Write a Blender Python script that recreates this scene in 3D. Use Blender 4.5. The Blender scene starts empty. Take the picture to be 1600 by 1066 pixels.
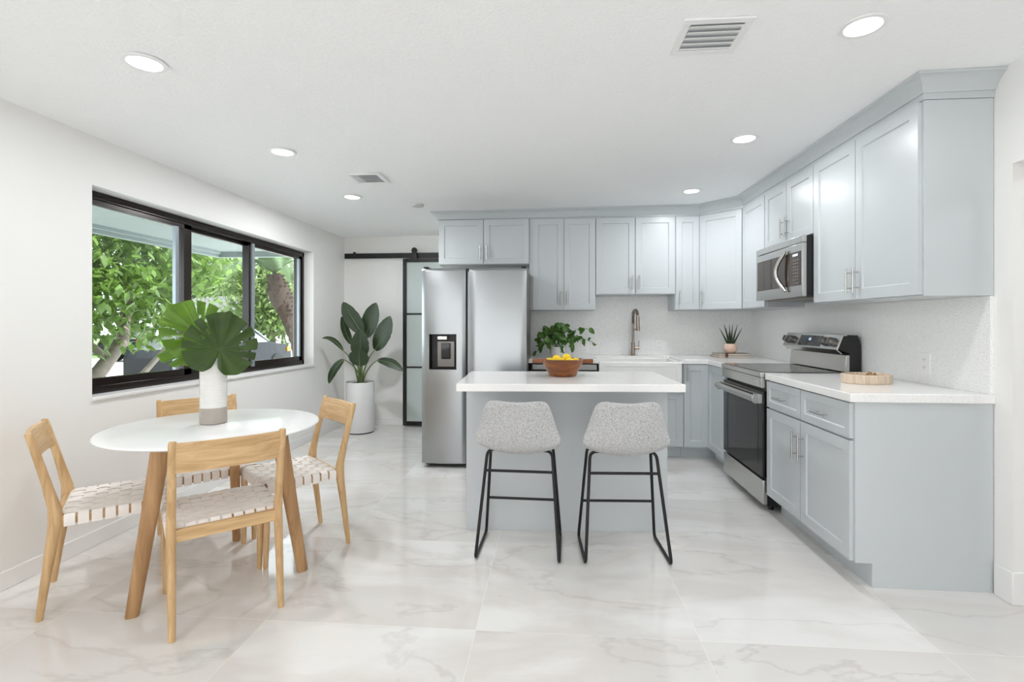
import bpy, bmesh, math, random
from mathutils import Vector, Matrix, Quaternion
random.seed(7)
PI = math.pi
SC = bpy.context.scene
COL = SC.collection

# ------------------------------------------------------------------ camera, world, lights, exposure
PSI = 0.0784
cam_d = bpy.data.cameras.new('camera')
cam = bpy.data.objects.new('camera', cam_d)
COL.objects.link(cam)
cam.location = (0, 0, 1.2446)
cam.rotation_euler = (PI / 2, 0, PSI)
cam_d.sensor_fit = 'HORIZONTAL'
cam_d.sensor_width = 36
cam_d.lens = 778.1 / 1600 * 36
cam_d.shift_x = (800 - 802.15) / 1600
cam_d.shift_y = -(533 - 505.06) / 1600
cam_d.clip_start = 0.05
cam_d.clip_end = 300
SC.camera = cam

SC.view_settings.view_transform = 'Standard'
SC.view_settings.look = 'None'
SC.view_settings.gamma = 1
SC.view_settings.use_curve_mapping = False
SC.view_settings.exposure = 0.19
SC.cycles.use_denoising = True
SC.cycles.max_bounces = 16
SC.cycles.diffuse_bounces = 14
SC.cycles.glossy_bounces = 5
SC.cycles.transmission_bounces = 6
SC.cycles.transparent_max_bounces = 12
SC.cycles.sample_clamp_indirect = 6
SC.cycles.caustics_reflective = False
SC.cycles.caustics_refractive = False

W = bpy.data.worlds.new('sky')
SC.world = W
W.use_nodes = True
bg = W.node_tree.nodes['Background']
bg.inputs['Color'].default_value = (0.86, 0.93, 1.0, 1)
bg.inputs['Strength'].default_value = 5.0


def lamp(name, kind, loc, rot, energy, color=(1, 1, 1), **kw):
    d = bpy.data.lights.new(name, kind)
    d.energy = energy
    d.color = color
    for k, v in kw.items():
        setattr(d, k, v)
    o = bpy.data.objects.new(name, d)
    COL.objects.link(o)
    o.location = loc
    o.rotation_euler = rot
    return o


lamp('sun', 'SUN', (0, 0, 20), (math.radians(35), 0, math.radians(65)), 9.0, (1, .95, .86), angle=.02)
# added frontal fill light, set just off the solid wall behind the camera
lamp('front_fill', 'AREA', (-.3, -5.05, 1.2), (PI / 2, 0, 0), 29, (.93, .97, 1.0), shape='RECTANGLE', size=4.0, size_y=2.1)

# added unseen fill light at the solid left wall behind the camera, and the ceiling lights of that half of the room
lamp('side_fill', 'AREA', (-2.50, -2.4, 1.4), (PI / 2, 0, -PI / 2), 26, (.93, .97, 1.0), shape='RECTANGLE', size=3.4, size_y=1.5)
for lx in (-1.71, 1.18):
    for ly in (.85, -.3, -1.5, -2.8):
        lamp('room_downlight', 'AREA', (lx, ly, 2.27), (0, 0, 0), 2.7, (.97, .985, 1), shape='DISK', size=.12, spread=math.radians(176))

lamp('hall_fill', 'AREA', (2.85, 1.6, 2.3), (0, 0, 0), 6, (.95, .98, 1), shape='DISK', size=.3)  # lamp added out of view to brighten the doorway jamb

# ------------------------------------------------------------------ helpers


class MB:
    def __init__(s):
        s.v = []
        s.f = []
        s.mi = []
        s.m = 0

    def add(s, vs, fs):
        o = len(s.v)
        s.v += [tuple(p) for p in vs]
        for f in fs:
            s.f.append(tuple(i + o for i in f))
            s.mi.append(s.m)
        return s

    def box(s, x0, x1, y0, y1, z0, z1):
        return s.add([(x0, y0, z0), (x1, y0, z0), (x1, y1, z0), (x0, y1, z0), (x0, y0, z1), (x1, y0, z1), (x1, y1, z1), (x0, y1, z1)],
                     [(0, 3, 2, 1), (4, 5, 6, 7), (0, 1, 5, 4), (1, 2, 6, 5), (2, 3, 7, 6), (3, 0, 4, 7)])

    def prism(s, poly, z0, z1):
        n = len(poly)
        z = lambda q, p: q(p) if callable(q) else q
        vs = [(p[0], p[1], z(z0, p)) for p in poly] + [(p[0], p[1], z(z1, p)) for p in poly]
        return s.add(vs, [tuple(range(n - 1, -1, -1)), tuple(range(n, 2 * n))] + [(i, (i + 1) % n, n + (i + 1) % n, n + i) for i in range(n)])

    def prism_axis(s, poly, a0, a1, axis):
        # polygon in the plane perpendicular to axis ('x': (y,z); 'y': (x,z)) extruded
        n = len(poly)
        if axis == 'x':
            vs = [(a0, p[0], p[1]) for p in poly] + [(a1, p[0], p[1]) for p in poly]
        else:
            vs = [(p[0], a0, p[1]) for p in poly] + [(p[0], a1, p[1]) for p in poly]
        return s.add(vs, [tuple(range(n - 1, -1, -1)), tuple(range(n, 2 * n))] + [(i, (i + 1) % n, n + (i + 1) % n, n + i) for i in range(n)])

    def tube(s, pts, rad, seg=10, cap=True, flat=None):
        pts = [Vector(p) for p in pts]
        n = len(pts)
        rad = rad if isinstance(rad, (list, tuple)) else [rad] * n
        prev = None
        vs = []
        for i, p in enumerate(pts):
            t = (pts[min(i + 1, n - 1)] - pts[max(i - 1, 0)]).normalized()
            if prev is None:
                a = Vector((0, 0, 1)) if abs(t.z) < .9 else Vector((1, 0, 0))
                u = t.cross(a).normalized()
            else:
                u = (prev - t * prev.dot(t)).normalized()
            prev = u
            w = t.cross(u)
            for k in range(seg):
                an = 2 * PI * k / seg
                r = rad[i]
                vs.append(p + u * math.cos(an) * r + w * math.sin(an) * r)
        fs = [(i * seg + k, i * seg + (k + 1) % seg, (i + 1) * seg + (k + 1) % seg, (i + 1) * seg + k) for i in range(n - 1) for k in range(seg)]
        if cap:
            fs += [tuple(range(seg - 1, -1, -1)), tuple((n - 1) * seg + k for k in range(seg))]
        return s.add(vs, fs)

    def loft(s, rings, cap=True, close=True):
        n = len(rings[0])
        vs = [p for r in rings for p in r]
        kk = n if close else n - 1
        fs = [(i * n + k, i * n + (k + 1) % n, (i + 1) * n + (k + 1) % n, (i + 1) * n + k) for i in range(len(rings) - 1) for k in range(kk)]
        if cap:
            fs += [tuple(range(n - 1, -1, -1)), tuple((len(rings) - 1) * n + k for k in range(n))]
        return s.add(vs, fs)

    def lathe(s, prof, seg=32, c=(0, 0, 0), sx=1, sy=1):
        rings = [[(c[0] + r * sx * math.cos(2 * PI * k / seg), c[1] + r * sy * math.sin(2 * PI * k / seg), c[2] + z) for k in range(seg)] for r, z in prof]
        return s.loft(rings)

    def ell(s, c, r, seg=14, rings=8, rot=None):
        rr = []
        for i in range(1, rings):
            a = PI * i / rings
            ring = []
            for k in range(seg):
                b = 2 * PI * k / seg
                p = Vector((r[0] * math.sin(a) * math.cos(b), r[1] * math.sin(a) * math.sin(b), -r[2] * math.cos(a)))
                if rot:
                    p = rot @ p
                ring.append(p + Vector(c))
            rr.append(ring)
        return s.loft(rr)

    def xf(s, M, start=0):
        s.v = s.v[:start] + [tuple(M @ Vector(p)) for p in s.v[start:]]
        return s

    def build(s, name, m, parent=None, ang=38, bev=0, loc=None, rotz=0, mats=None):
        me = bpy.data.meshes.new(name)
        me.from_pydata(s.v, [], s.f)
        for q in (mats or [m]):
            me.materials.append(q)
        if mats:
            me.polygons.foreach_set('material_index', s.mi)
        bm = bmesh.new()
        bm.from_mesh(me)
        bmesh.ops.recalc_face_normals(bm, faces=bm.faces)
        bm.to_mesh(me)
        bm.free()
        me.shade_smooth()
        me.set_sharp_from_angle(angle=math.radians(ang))
        me.update()
        o = bpy.data.objects.new(name, me)
        COL.objects.link(o)
        if parent:
            o.parent = parent
        if loc:
            o.location = loc
        o.rotation_euler[2] = rotz
        if bev:
            b = o.modifiers.new('bevel', 'BEVEL')
            b.width = bev
            b.segments = 2
            b.limit_method = 'ANGLE'
            b.angle_limit = math.radians(40)
            b.harden_normals = False
        return o


def tag(o, label=None, cat=None, group=None, kind=None):
    if label:
        o['label'] = label
    if cat:
        o['category'] = cat
    if group:
        o['group'] = group
    if kind:
        o['kind'] = kind
    return o


def thing(name, label, cat, loc=(0, 0, 0), rotz=0, group=None):
    o = bpy.data.objects.new(name, None)
    COL.objects.link(o)
    o.empty_display_size = .1
    o.location = loc
    o.rotation_euler = (0, 0, rotz)
    return tag(o, label, cat, group)


def copy_tree(o, parent=None):
    kids = list(o.children)
    c = o.copy()
    COL.objects.link(c)
    if parent:
        c.parent = parent
    for ch in kids:
        copy_tree(ch, c)
    return c


def struct(mb, name, m, bev=0, **kw):
    return tag(mb.build(name, m, bev=bev, **kw), kind='structure')


# ------------------------------------------------------------------ materials
def srgb(r, g, b):
    f = lambda c: ((c / 255 + .055) / 1.055) ** 2.4 if c / 255 > .04045 else c / 255 / 12.92
    return (f(r), f(g), f(b), 1)


def new_mat(name):
    m = bpy.data.materials.new(name)
    m.use_nodes = True
    nt = m.node_tree
    return m, nt, nt.nodes, nt.links, nt.nodes['Principled BSDF']


def mat(name, col, rough=.5, metal=0, spec=.5, bump=0, bscale=200, var=0, vscale=8, trans=0, coat=0, sheen=0):
    m, nt, N, L, P = new_mat(name)
    P.inputs['Base Color'].default_value = col
    P.inputs['Roughness'].default_value = rough
    P.inputs['Metallic'].default_value = metal
    P.inputs['Specular IOR Level'].default_value = spec
    P.inputs['Coat Weight'].default_value = coat
    P.inputs['Coat Roughness'].default_value = .05
    P.inputs['Sheen Weight'].default_value = sheen
    tc = N.new('ShaderNodeTexCoord')
    if bump:
        n = N.new('ShaderNodeTexNoise')
        n.inputs['Scale'].default_value = bscale
        n.inputs['Detail'].default_value = 3
        b = N.new('ShaderNodeBump')
        b.inputs['Strength'].default_value = bump
        b.inputs['Distance'].default_value = .003
        L.new(tc.outputs['Object'], n.inputs['Vector'])
        L.new(n.outputs['Fac'], b.inputs['Height'])
        L.new(b.outputs['Normal'], P.inputs['Normal'])
    if var:
        n = N.new('ShaderNodeTexNoise')
        n.inputs['Scale'].default_value = vscale
        n.inputs['Detail'].default_value = 4
        r = N.new('ShaderNodeValToRGB')
        r.color_ramp.elements[0].position = .3
        r.color_ramp.elements[1].position = .7
        r.color_ramp.elements[0].color = tuple(c * (1 - var) for c in col[:3]) + (1,)
        r.color_ramp.elements[1].color = tuple(min(1, c * (1 + var)) for c in col[:3]) + (1,)
        L.new(tc.outputs['Object'], n.inputs['Vector'])
        L.new(n.outputs['Fac'], r.inputs['Fac'])
        L.new(r.outputs['Color'], P.inputs['Base Color'])
    if trans:
        ad = N.new('ShaderNodeMixShader')
        ad.inputs['Fac'].default_value = trans
        t = N.new('ShaderNodeBsdfTranslucent')
        t.inputs['Color'].default_value = tuple(min(1, c * 1.5) for c in col[:3]) + (1,)
        L.new(P.outputs[0], ad.inputs[1])
        L.new(t.outputs[0], ad.inputs[2])
        L.new(ad.outputs[0], N['Material Output'].inputs['Surface'])
    return m


def wood(name, c1, c2, axis='z', scale=14, rough=.45):
    m, nt, N, L, P = new_mat(name)
    tc = N.new('ShaderNodeTexCoord')
    mp = N.new('ShaderNodeMapping')
    sc = {'x': (.09, 1, 1), 'y': (1, .09, 1), 'z': (1, 1, .09)}[axis]
    mp.inputs['Scale'].default_value = [scale * k for k in sc]
    n = N.new('ShaderNodeTexNoise')
    n.inputs['Scale'].default_value = 2.2
    n.inputs['Detail'].default_value = 6
    n.inputs['Roughness'].default_value = .62
    n.inputs['Distortion'].default_value = .8
    r = N.new('ShaderNodeValToRGB')
    r.color_ramp.elements[0].position = .32
    r.color_ramp.elements[1].position = .66
    r.color_ramp.elements[0].color = c1
    r.color_ramp.elements[1].color = c2
    b = N.new('ShaderNodeBump')
    b.inputs['Strength'].default_value = .12
    b.inputs['Distance'].default_value = .002
    L.new(tc.outputs['Object'], mp.inputs['Vector'])
    L.new(mp.outputs['Vector'], n.inputs['Vector'])
    L.new(n.outputs['Fac'], r.inputs['Fac'])
    L.new(n.outputs['Fac'], b.inputs['Height'])
    L.new(r.outputs['Color'], P.inputs['Base Color'])
    L.new(b.outputs['Normal'], P.inputs['Normal'])
    P.inputs['Roughness'].default_value = rough
    return m


def steel(name, col, rough=.24, axis=(.6, .6, 120)):
    m, nt, N, L, P = new_mat(name)
    P.inputs['Metallic'].default_value = 1
    P.inputs['Base Color'].default_value = col
    tc = N.new('ShaderNodeTexCoord')
    mp = N.new('ShaderNodeMapping')
    mp.inputs['Scale'].default_value = axis
    n = N.new('ShaderNodeTexNoise')
    n.inputs['Scale'].default_value = 3
    n.inputs['Detail'].default_value = 4
    mr = N.new('ShaderNodeMapRange')
    mr.inputs['To Min'].default_value = rough - .015
    mr.inputs['To Max'].default_value = rough + .02
    b = N.new('ShaderNodeBump')
    b.inputs['Strength'].default_value = .006
    b.inputs['Distance'].default_value = .002
    L.new(tc.outputs['Object'], mp.inputs['Vector'])
    L.new(mp.outputs['Vector'], n.inputs['Vector'])
    L.new(n.outputs['Fac'], mr.inputs['Value'])
    L.new(mr.outputs['Result'], P.inputs['Roughness'])
    L.new(n.outputs['Fac'], b.inputs['Height'])
    L.new(b.outputs['Normal'], P.inputs['Normal'])
    return m


def speckle(name, base, dark, scale=260, amount=.62, rough=.18, bump=0):
    m, nt, N, L, P = new_mat(name)
    tc = N.new('ShaderNodeTexCoord')
    n = N.new('ShaderNodeTexNoise')
    n.inputs['Scale'].default_value = scale
    n.inputs['Detail'].default_value = 2
    r = N.new('ShaderNodeValToRGB')
    r.color_ramp.elements[0].position = amount
    r.color_ramp.elements[1].position = amount + .1
    r.color_ramp.elements[0].color = base
    r.color_ramp.elements[1].color = dark
    L.new(tc.outputs['Object'], n.inputs['Vector'])
    L.new(n.outputs['Fac'], r.inputs['Fac'])
    L.new(r.outputs['Color'], P.inputs['Base Color'])
    P.inputs['Roughness'].default_value = rough
    if bump:
        b = N.new('ShaderNodeBump')
        b.inputs['Strength'].default_value = bump
        b.inputs['Distance'].default_value = .002
        L.new(n.outputs['Fac'], b.inputs['Height'])
        L.new(b.outputs['Normal'], P.inputs['Normal'])
    return m


def glass(name, tint=(1, 1, 1, 1), spec=.04, rough=0.0, haze=0.0, hcol=(.8, .85, .85, 1)):
    m, nt, N, L, P = new_mat(name)
    t = N.new('ShaderNodeBsdfTransparent')
    t.inputs['Color'].default_value = tint
    g = N.new('ShaderNodeBsdfGlossy')
    g.inputs['Roughness'].default_value = rough
    fr = N.new('ShaderNodeLayerWeight')
    fr.inputs['Blend'].default_value = .5
    pw = N.new('ShaderNodeMath')
    pw.operation = 'POWER'
    pw.inputs[1].default_value = 5
    ma = N.new('ShaderNodeMath')
    ma.operation = 'MULTIPLY_ADD'
    ma.inputs[1].default_value = .75
    ma.inputs[2].default_value = .03
    L.new(fr.outputs['Facing'], pw.inputs[0])
    L.new(pw.outputs[0], ma.inputs[0])
    mx = N.new('ShaderNodeMixShader')
    L.new(ma.outputs[0], mx.inputs['Fac'])
    L.new(t.outputs[0], mx.inputs[1])
    L.new(g.outputs[0], mx.inputs[2])
    out = mx
    if haze:
        m2 = N.new('ShaderNodeMixShader')
        m2.inputs['Fac'].default_value = haze
        P.inputs['Base Color'].default_value = hcol
        P.inputs['Roughness'].default_value = .35
        L.new(mx.outputs[0], m2.inputs[1])
        L.new(P.outputs[0], m2.inputs[2])
        out = m2
    L.new(out.outputs[0], N['Material Output'].inputs['Surface'])
    return m


def emit(name, col, s):
    m, nt, N, L, P = new_mat(name)
    P.inputs['Emission Color'].default_value = col
    P.inputs['Emission Strength'].default_value = s
    P.inputs['Base Color'].default_value = (.8, .8, .8, 1)
    return m


def marble():
    m, nt, N, L, P = new_mat('polished_marble_tile')
    tc = N.new('ShaderNodeTexCoord')
    sep = N.new('ShaderNodeSeparateXYZ')
    L.new(tc.outputs['Object'], sep.inputs[0])

    def math_(op, a, b=None, c=None):
        n = N.new('ShaderNodeMath')
        n.operation = op
        for i, q in enumerate((a, b, c)):
            if q is None:
                continue
            if hasattr(q, 'is_output'):
                L.new(q, n.inputs[i])
            else:
                n.inputs[i].default_value = q
        return n.outputs[0]
    TX, TY = .8875, .80
    fx = math_('DIVIDE', math_('ADD', sep.outputs[0], .31), TX)
    fy = math_('DIVIDE', math_('ADD', sep.outputs[1], -2.0), TY)
    cx, cy = math_('FLOOR', fx), math_('FLOOR', fy)
    ux, uy = math_('SUBTRACT', fx, cx), math_('SUBTRACT', fy, cy)
    ex = math_('MULTIPLY', math_('SUBTRACT', .5, math_('ABSOLUTE', math_('SUBTRACT', ux, .5))), TX)
    ey = math_('MULTIPLY', math_('SUBTRACT', .5, math_('ABSOLUTE', math_('SUBTRACT', uy, .5))), TY)
    g = math_('LESS_THAN', math_('MINIMUM', ex, ey), .0016)
    # each tile is cut from another part of the slab
    off = math_('ADD', math_('MULTIPLY', cx, 3.7), math_('MULTIPLY', cy, 7.31))
    cmb = N.new('ShaderNodeCombineXYZ')
    L.new(sep.outputs[0], cmb.inputs[0])
    L.new(sep.outputs[1], cmb.inputs[1])
    L.new(off, cmb.inputs[2])
    mp = N.new('ShaderNodeMapping')
    mp.inputs['Rotation'].default_value = (0, 0, math.radians(-25))
    mp.inputs['Scale'].default_value = (.75, 1.9, 1)
    L.new(cmb.outputs[0], mp.inputs['Vector'])

    def vein(scale, width, dist, seed):
        ad = N.new('ShaderNodeVectorMath')
        ad.operation = 'ADD'
        ad.inputs[1].default_value = (seed, seed * 1.7, 0)
        L.new(mp.outputs['Vector'], ad.inputs[0])
        n = N.new('ShaderNodeTexNoise')
        n.inputs['Scale'].default_value = scale
        n.inputs['Detail'].default_value = 7
        n.inputs['Roughness'].default_value = .55
        n.inputs['Distortion'].default_value = dist
        L.new(ad.outputs[0], n.inputs['Vector'])
        d = math_('ABSOLUTE', math_('SUBTRACT', n.outputs['Fac'], .5))
        mr = N.new('ShaderNodeMapRange')
        mr.inputs['From Min'].default_value = 0
        mr.inputs['From Max'].default_value = width
        mr.inputs['To Min'].default_value = 1
        mr.inputs['To Max'].default_value = 0
        L.new(d, mr.inputs['Value'])
        return mr.outputs['Result'], n.outputs['Fac']
    v1, _ = vein(.9, .014, .5, 0)
    v2, c2 = vein(.8, .10, .5, 5)
    _, c3 = vein(1.6, .05, 1.0, 11)
    mk = math_('MULTIPLY', v1, math_('MULTIPLY', c3, .34))

    def mix(fac, a, b):
        n = N.new('ShaderNodeMix')
        n.data_type = 'RGBA'
        for q, i in ((a, 6), (b, 7)):
            if hasattr(q, 'is_output'):
                L.new(q, n.inputs[i])
            else:
                n.inputs[i].default_value = q
        L.new(fac, n.inputs[0])
        return n.outputs[2]
    r = N.new('ShaderNodeValToRGB')
    r.color_ramp.elements[0].position = .3
    r.color_ramp.elements[1].position = .62
    r.color_ramp.elements[0].color = srgb(216, 214, 211)
    r.color_ramp.elements[1].color = srgb(232, 231, 229)
    L.new(c2, r.inputs['Fac'])
    a = mix(math_('MULTIPLY', v2, .30), r.outputs['Color'], srgb(198, 186, 178))
    b = mix(mk, a, srgb(140, 124, 114))
    c = mix(math_('MULTIPLY', g, .7), b, srgb(238, 234, 228))
    L.new(c, P.inputs['Base Color'])
    P.inputs['Roughness'].default_value = .06
    P.inputs['Specular IOR Level'].default_value = .55
    return m


M = {}
M['wall'] = mat('white_wall_paint', srgb(238, 237, 235), .6, spec=.3, bump=.05, bscale=120)
M['trim'] = mat('white_trim_paint', srgb(236, 235, 234), .35)
M['ceil'] = mat('textured_ceiling_paint', srgb(249, 250, 251), .8, spec=.2, bump=1.0, bscale=70)
M['floor'] = marble()
M['cab'] = mat('grey_cabinet_lacquer', srgb(197, 202, 205), .33, spec=.5)
M['quartz'] = speckle('white_quartz', srgb(243, 242, 241), srgb(206, 204, 202), 330, .60, .12)
M['splash'] = speckle('quartz_backsplash', srgb(242, 242, 241), srgb(206, 207, 206), 200, .56, .3)
M['knob'] = mat('range_knob_metal', srgb(132, 130, 128), .35, .7)
M['fnickel'] = mat('warm_brushed_nickel', srgb(172, 158, 146), .3, 1)
M['nickel'] = mat('brushed_nickel', srgb(200, 198, 194), .25, 1)
M['steel'] = steel('stainless_steel', srgb(166, 169, 171), .26)
M['steel_r'] = steel('range_stainless', srgb(196, 195, 192), .26, (.6, .6, 120))
M['dark'] = mat('black_plastic', srgb(18, 18, 19), .4)
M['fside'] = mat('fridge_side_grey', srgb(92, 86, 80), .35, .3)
M['bglass'] = mat('black_glass', srgb(16, 13, 12), .03, spec=.5)
M['mglass'] = mat('microwave_glass', srgb(58, 44, 36), .05, spec=.55)
M['ctop'] = mat('ceramic_cooktop', srgb(58, 55, 54), .05, spec=.8)
M['black'] = mat('black_metal', srgb(16, 16, 17), .38, .2)
M['bronze'] = mat('dark_bronze_frame', srgb(36, 27, 24), .25, .35)
M['alu'] = mat('grey_aluminium_and_reflection', srgb(150, 158, 164), .3, .4)
M['oak_z'] = wood('light_oak_upright', srgb(184, 146, 100), srgb(220, 186, 140), 'z')
M['oak_x'] = wood('light_oak_rail', srgb(184, 146, 100), srgb(220, 186, 140), 'x')
M['toak'] = wood('table_oak', srgb(152, 112, 72), srgb(190, 150, 106), 'z', 12)
M['strap'] = mat('leather_strap', srgb(240, 234, 229), .55, var=.03, vscale=30)
M['strapin'] = mat('seat_web_shadow_gap', srgb(140, 104, 66), .7)
M['white'] = mat('white_lacquer_top', srgb(240, 240, 240), .22)
M['ceramic'] = mat('white_ceramic', srgb(232, 231, 229), .18, coat=.4)
M['ceramic2'] = mat('taupe_ceramic', srgb(176, 168, 160), .3, bump=.2, bscale=60)
M['pot'] = mat('glossy_white_pot', srgb(232, 232, 233), .14, coat=.4)
M['pink'] = mat('blush_ceramic', srgb(222, 190, 170), .4, var=.05, vscale=30)
M['soil'] = mat('dark_soil', srgb(34, 28, 22), .9, bump=.8, bscale=60)
M['leafdk'] = mat('dark_plant_leaf', srgb(44, 60, 36), .38, var=.2, vscale=14, trans=.12)
M['rib'] = mat('pale_leaf_rib', srgb(118, 134, 84), .5)
M['stem'] = mat('green_stem', srgb(70, 96, 44), .5)
M['pothos'] = mat('pothos_leaf', srgb(66, 104, 34), .35, var=.35, vscale=12, trans=.2)
M['snake'] = mat('snake_plant_leaf', srgb(44, 58, 36), .4, var=.3, vscale=60)
M['mons1'] = mat('bright_monstera_leaf', srgb(88, 124, 30), .3, var=.35, vscale=12, trans=.35)
M['mons2'] = mat('dark_monstera_leaf', srgb(58, 80, 34), .28, var=.45, vscale=11, trans=.3)
M['fabric'] = speckle('grey_tweed', srgb(150, 150, 151), srgb(200, 200, 200), 290, .42, .95, .6)
M['bowl'] = wood('acacia_wood', srgb(84, 42, 18), srgb(146, 88, 46), 'x', 9, .3)
M['lemon'] = mat('lemon_peel', srgb(240, 206, 30), .4, bump=.2, bscale=150)
M['tray'] = wood('whitewashed_wood', srgb(196, 172, 148), srgb(228, 212, 192), 'z', 30, .7)
M['moss'] = mat('dried_potpourri', srgb(150, 112, 62), .9, var=.4, vscale=60)
M['book'] = mat('grey_book_cover', srgb(150, 140, 132), .5)
M['page'] = mat('book_pages', srgb(226, 216, 206), .8)
M['brown'] = mat('brown_leather_tab', srgb(92, 52, 34), .6)
M['plate'] = mat('white_plastic', srgb(240, 240, 240), .35)
M['slot'] = mat('dark_slot', srgb(40, 40, 42), .6)
M['frost'] = glass('frosted_glass', (.75, .8, .8, 1), haze=.82, hcol=srgb(200, 210, 208))
M['pane'] = glass('window_glass', (.93, .955, .945, 1))
M['disp'] = mat('dispenser_grey', srgb(120, 116, 114), .25, .8)
M['lcd'] = emit('display_glow', (.25, .5, .9, 1), .5)
M['sink'] = mat('fireclay_sink', srgb(242, 242, 240), .12, coat=.3)
# outside
M['soffit'] = mat('soffit_paint', srgb(142, 151, 148), .7)
M['stucco'] = mat('white_stucco', srgb(222, 224, 226), .8)
M['roof'] = mat('grey_shingle', srgb(132, 128, 130), .9, bump=.5, bscale=12)
M['concrete'] = mat('pale_concrete', srgb(212, 210, 208), .85, var=.05, vscale=3)
M['grass'] = mat('lawn_green', srgb(92, 112, 66), .9, var=.25, vscale=6)
M['bark'] = mat('grey_bark', srgb(118, 108, 96), .9, bump=.8, bscale=18, var=.2)
M['palmbark'] = mat('palm_bark', srgb(56, 43, 35), .95, bump=1, bscale=14, var=.35, vscale=9)
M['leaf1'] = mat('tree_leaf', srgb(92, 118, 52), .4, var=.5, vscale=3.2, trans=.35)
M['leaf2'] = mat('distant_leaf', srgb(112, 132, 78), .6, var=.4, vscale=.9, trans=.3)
M['frond'] = mat('palm_frond_leaf', srgb(92, 112, 78), .5, var=.25, vscale=2, trans=.35)
M['carp'] = mat('dark_blue_car_paint', srgb(10, 12, 18), .35, .0, spec=.2, coat=.1)
M['carg'] = mat('car_glass', srgb(150, 168, 178), .05, spec=1)
M['tyre'] = mat('tyre_rubber', srgb(24, 24, 25), .8)
M['orange'] = mat('orange_lens', srgb(250, 160, 20), .2)
M['red'] = mat('red_lens', srgb(170, 30, 24), .2)

# ------------------------------------------------------------------ room dimensions
XL, XR = -2.555, 2.0326
YN, YB, YW = 2.4655, 5.2645, 5.95
FRONT = -5.0
CEIL = [(-2.80, 2.285), (-2.555, 2.290), (-1.9, 2.325), (-1.2, 2.360), (1.4, 2.386), (2.0326, 2.397), (3.6, 2.40)]


def zc(x):
    for (a, za), (b, zb) in zip(CEIL, CEIL[1:]):
        if x <= b:
            t = max(0, (x - a) / (b - a))
            return za + (zb - za) * t
    return CEIL[-1][1]


def sh(y):       # the old window opening is a little out of level
    return -.011 * (y - 2.58)


# ---- setting
struct(MB().box(-2.80, 3.6, FRONT - .15, 6.1, -.12, 0), 'floor', M['floor'])
mb = MB()
rings = [[(x, FRONT - .15, z), (x, 5.0, z), (x, 6.1, min(z, 2.308)), (x, 6.1, 2.6), (x, FRONT - .15, 2.6)] for x, z in CEIL]
mb.loft(rings)
struct(mb, 'ceiling', M['ceil'], ang=2)
OY0, OY1, OZ0, OZ1 = 2.58, 5.158, .832, 2.016
mb = MB()
X0, X1 = XL - .225, XL
Zt = 2.5


def wallq(y0, y1, zf0, zf1):
    ys = [y0, y1]
    vs = [(x, y, zf(y)) for x in (X0, X1) for y in ys for zf in (zf0, zf1)]
    mb.add(vs, [(0, 1, 3, 2), (4, 6, 7, 5), (0, 4, 5, 1), (2, 3, 7, 6), (0, 2, 6, 4), (1, 5, 7, 3)])


wallq(FRONT, OY0, lambda y: 0, lambda y: Zt)
wallq(OY1, YW + .12, lambda y: 0, lambda y: Zt)
wallq(OY0, OY1, lambda y: 0, lambda y: OZ0 - .02 + sh(y))
wallq(OY0, OY1, lambda y: OZ1 + sh(y) * .4, lambda y: Zt)
struct(mb, 'wall_left', M['wall'])
# interior sill board
mb = MB()
a, b = OY0 - .0, OY1 + .0
vs = []
for y in (a, b):
    for x, dz in ((XL + .014, -.02), (XL + .014, 0), (XL - .12, 0), (XL - .12, -.02)):
        vs.append((x, y, OZ0 + sh(y) + dz))
mb.add(vs, [(0, 1, 2, 3), (4, 7, 6, 5), (0, 4, 5, 1), (1, 5, 6, 2), (2, 6, 7, 3), (3, 7, 4, 0)])
struct(mb, 'trim_1', M['trim'], bev=.003)
struct(MB().box(XL - .225, -1.13, YW, YW + .12, 0, 2.5), 'wall_back', M['wall'])
struct(MB().box(-1.13, XR + .16, YB, YW + .12, 0, 2.5), 'wall_kitchen', M['wall'])
mb = MB().box(XR, XR + .16, 2.371, YB, 0, 2.5)
mb.box(XR, XR + .16, 1.25, 2.371, 1.953, 2.5)
mb.box(XR, XR + .16, FRONT, 1.25, 0, 2.5)
struct(mb, 'wall_right', M['wall'])
struct(MB().box(3.45, 3.6, FRONT, 3.4, 0, 2.5).box(XR + .16, 3.6, 3.4, 3.5, 0, 2.5), 'wall_hall', M['wall'])
mb = MB().box(-2.78, 3.6, FRONT - .24, FRONT - .12, 0, 2.5)
struct(mb, 'wall_front', M['wall'])
# baseboards
def baseboard(name, x0, x1, y0, y1, h, side):
    mb = MB()
    mb.box(x0, x1, y0, y1, 0, h)
    struct(mb, name, M['trim'], bev=.004)


baseboard('baseboard_left', XL, XL + .014, FRONT, YW, .088, 0)
baseboard('baseboard_back', XL + .014, -1.13, YW - .014, YW, .088, 0)
mb = MB()
mb.prism([(XR - .014, YN - .012), (XR - .014, 2.357), (XR + .16, 2.357), (XR + .16, 2.371), (XR, 2.371), (XR, YN - .012)], 0, .145)
struct(mb, 'baseboard_right', M['trim'], bev=.004)

# ---- side window: three lites in a dark bronze frame
XF = XL - .105       # inner face of the frame
win = thing('window_1', None, None)
win['kind'] = 'structure'


def shbox(mb, x0, x1, y0, y1, z0, z1):
    s0 = len(mb.v)
    mb.box(x0, x1, y0, y1, z0, z1)
    mb.v = mb.v[:s0] + [(x, y, z + sh(y) * (1 if z < 1.4 else .7)) for x, y, z in mb.v[s0:]]


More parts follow.
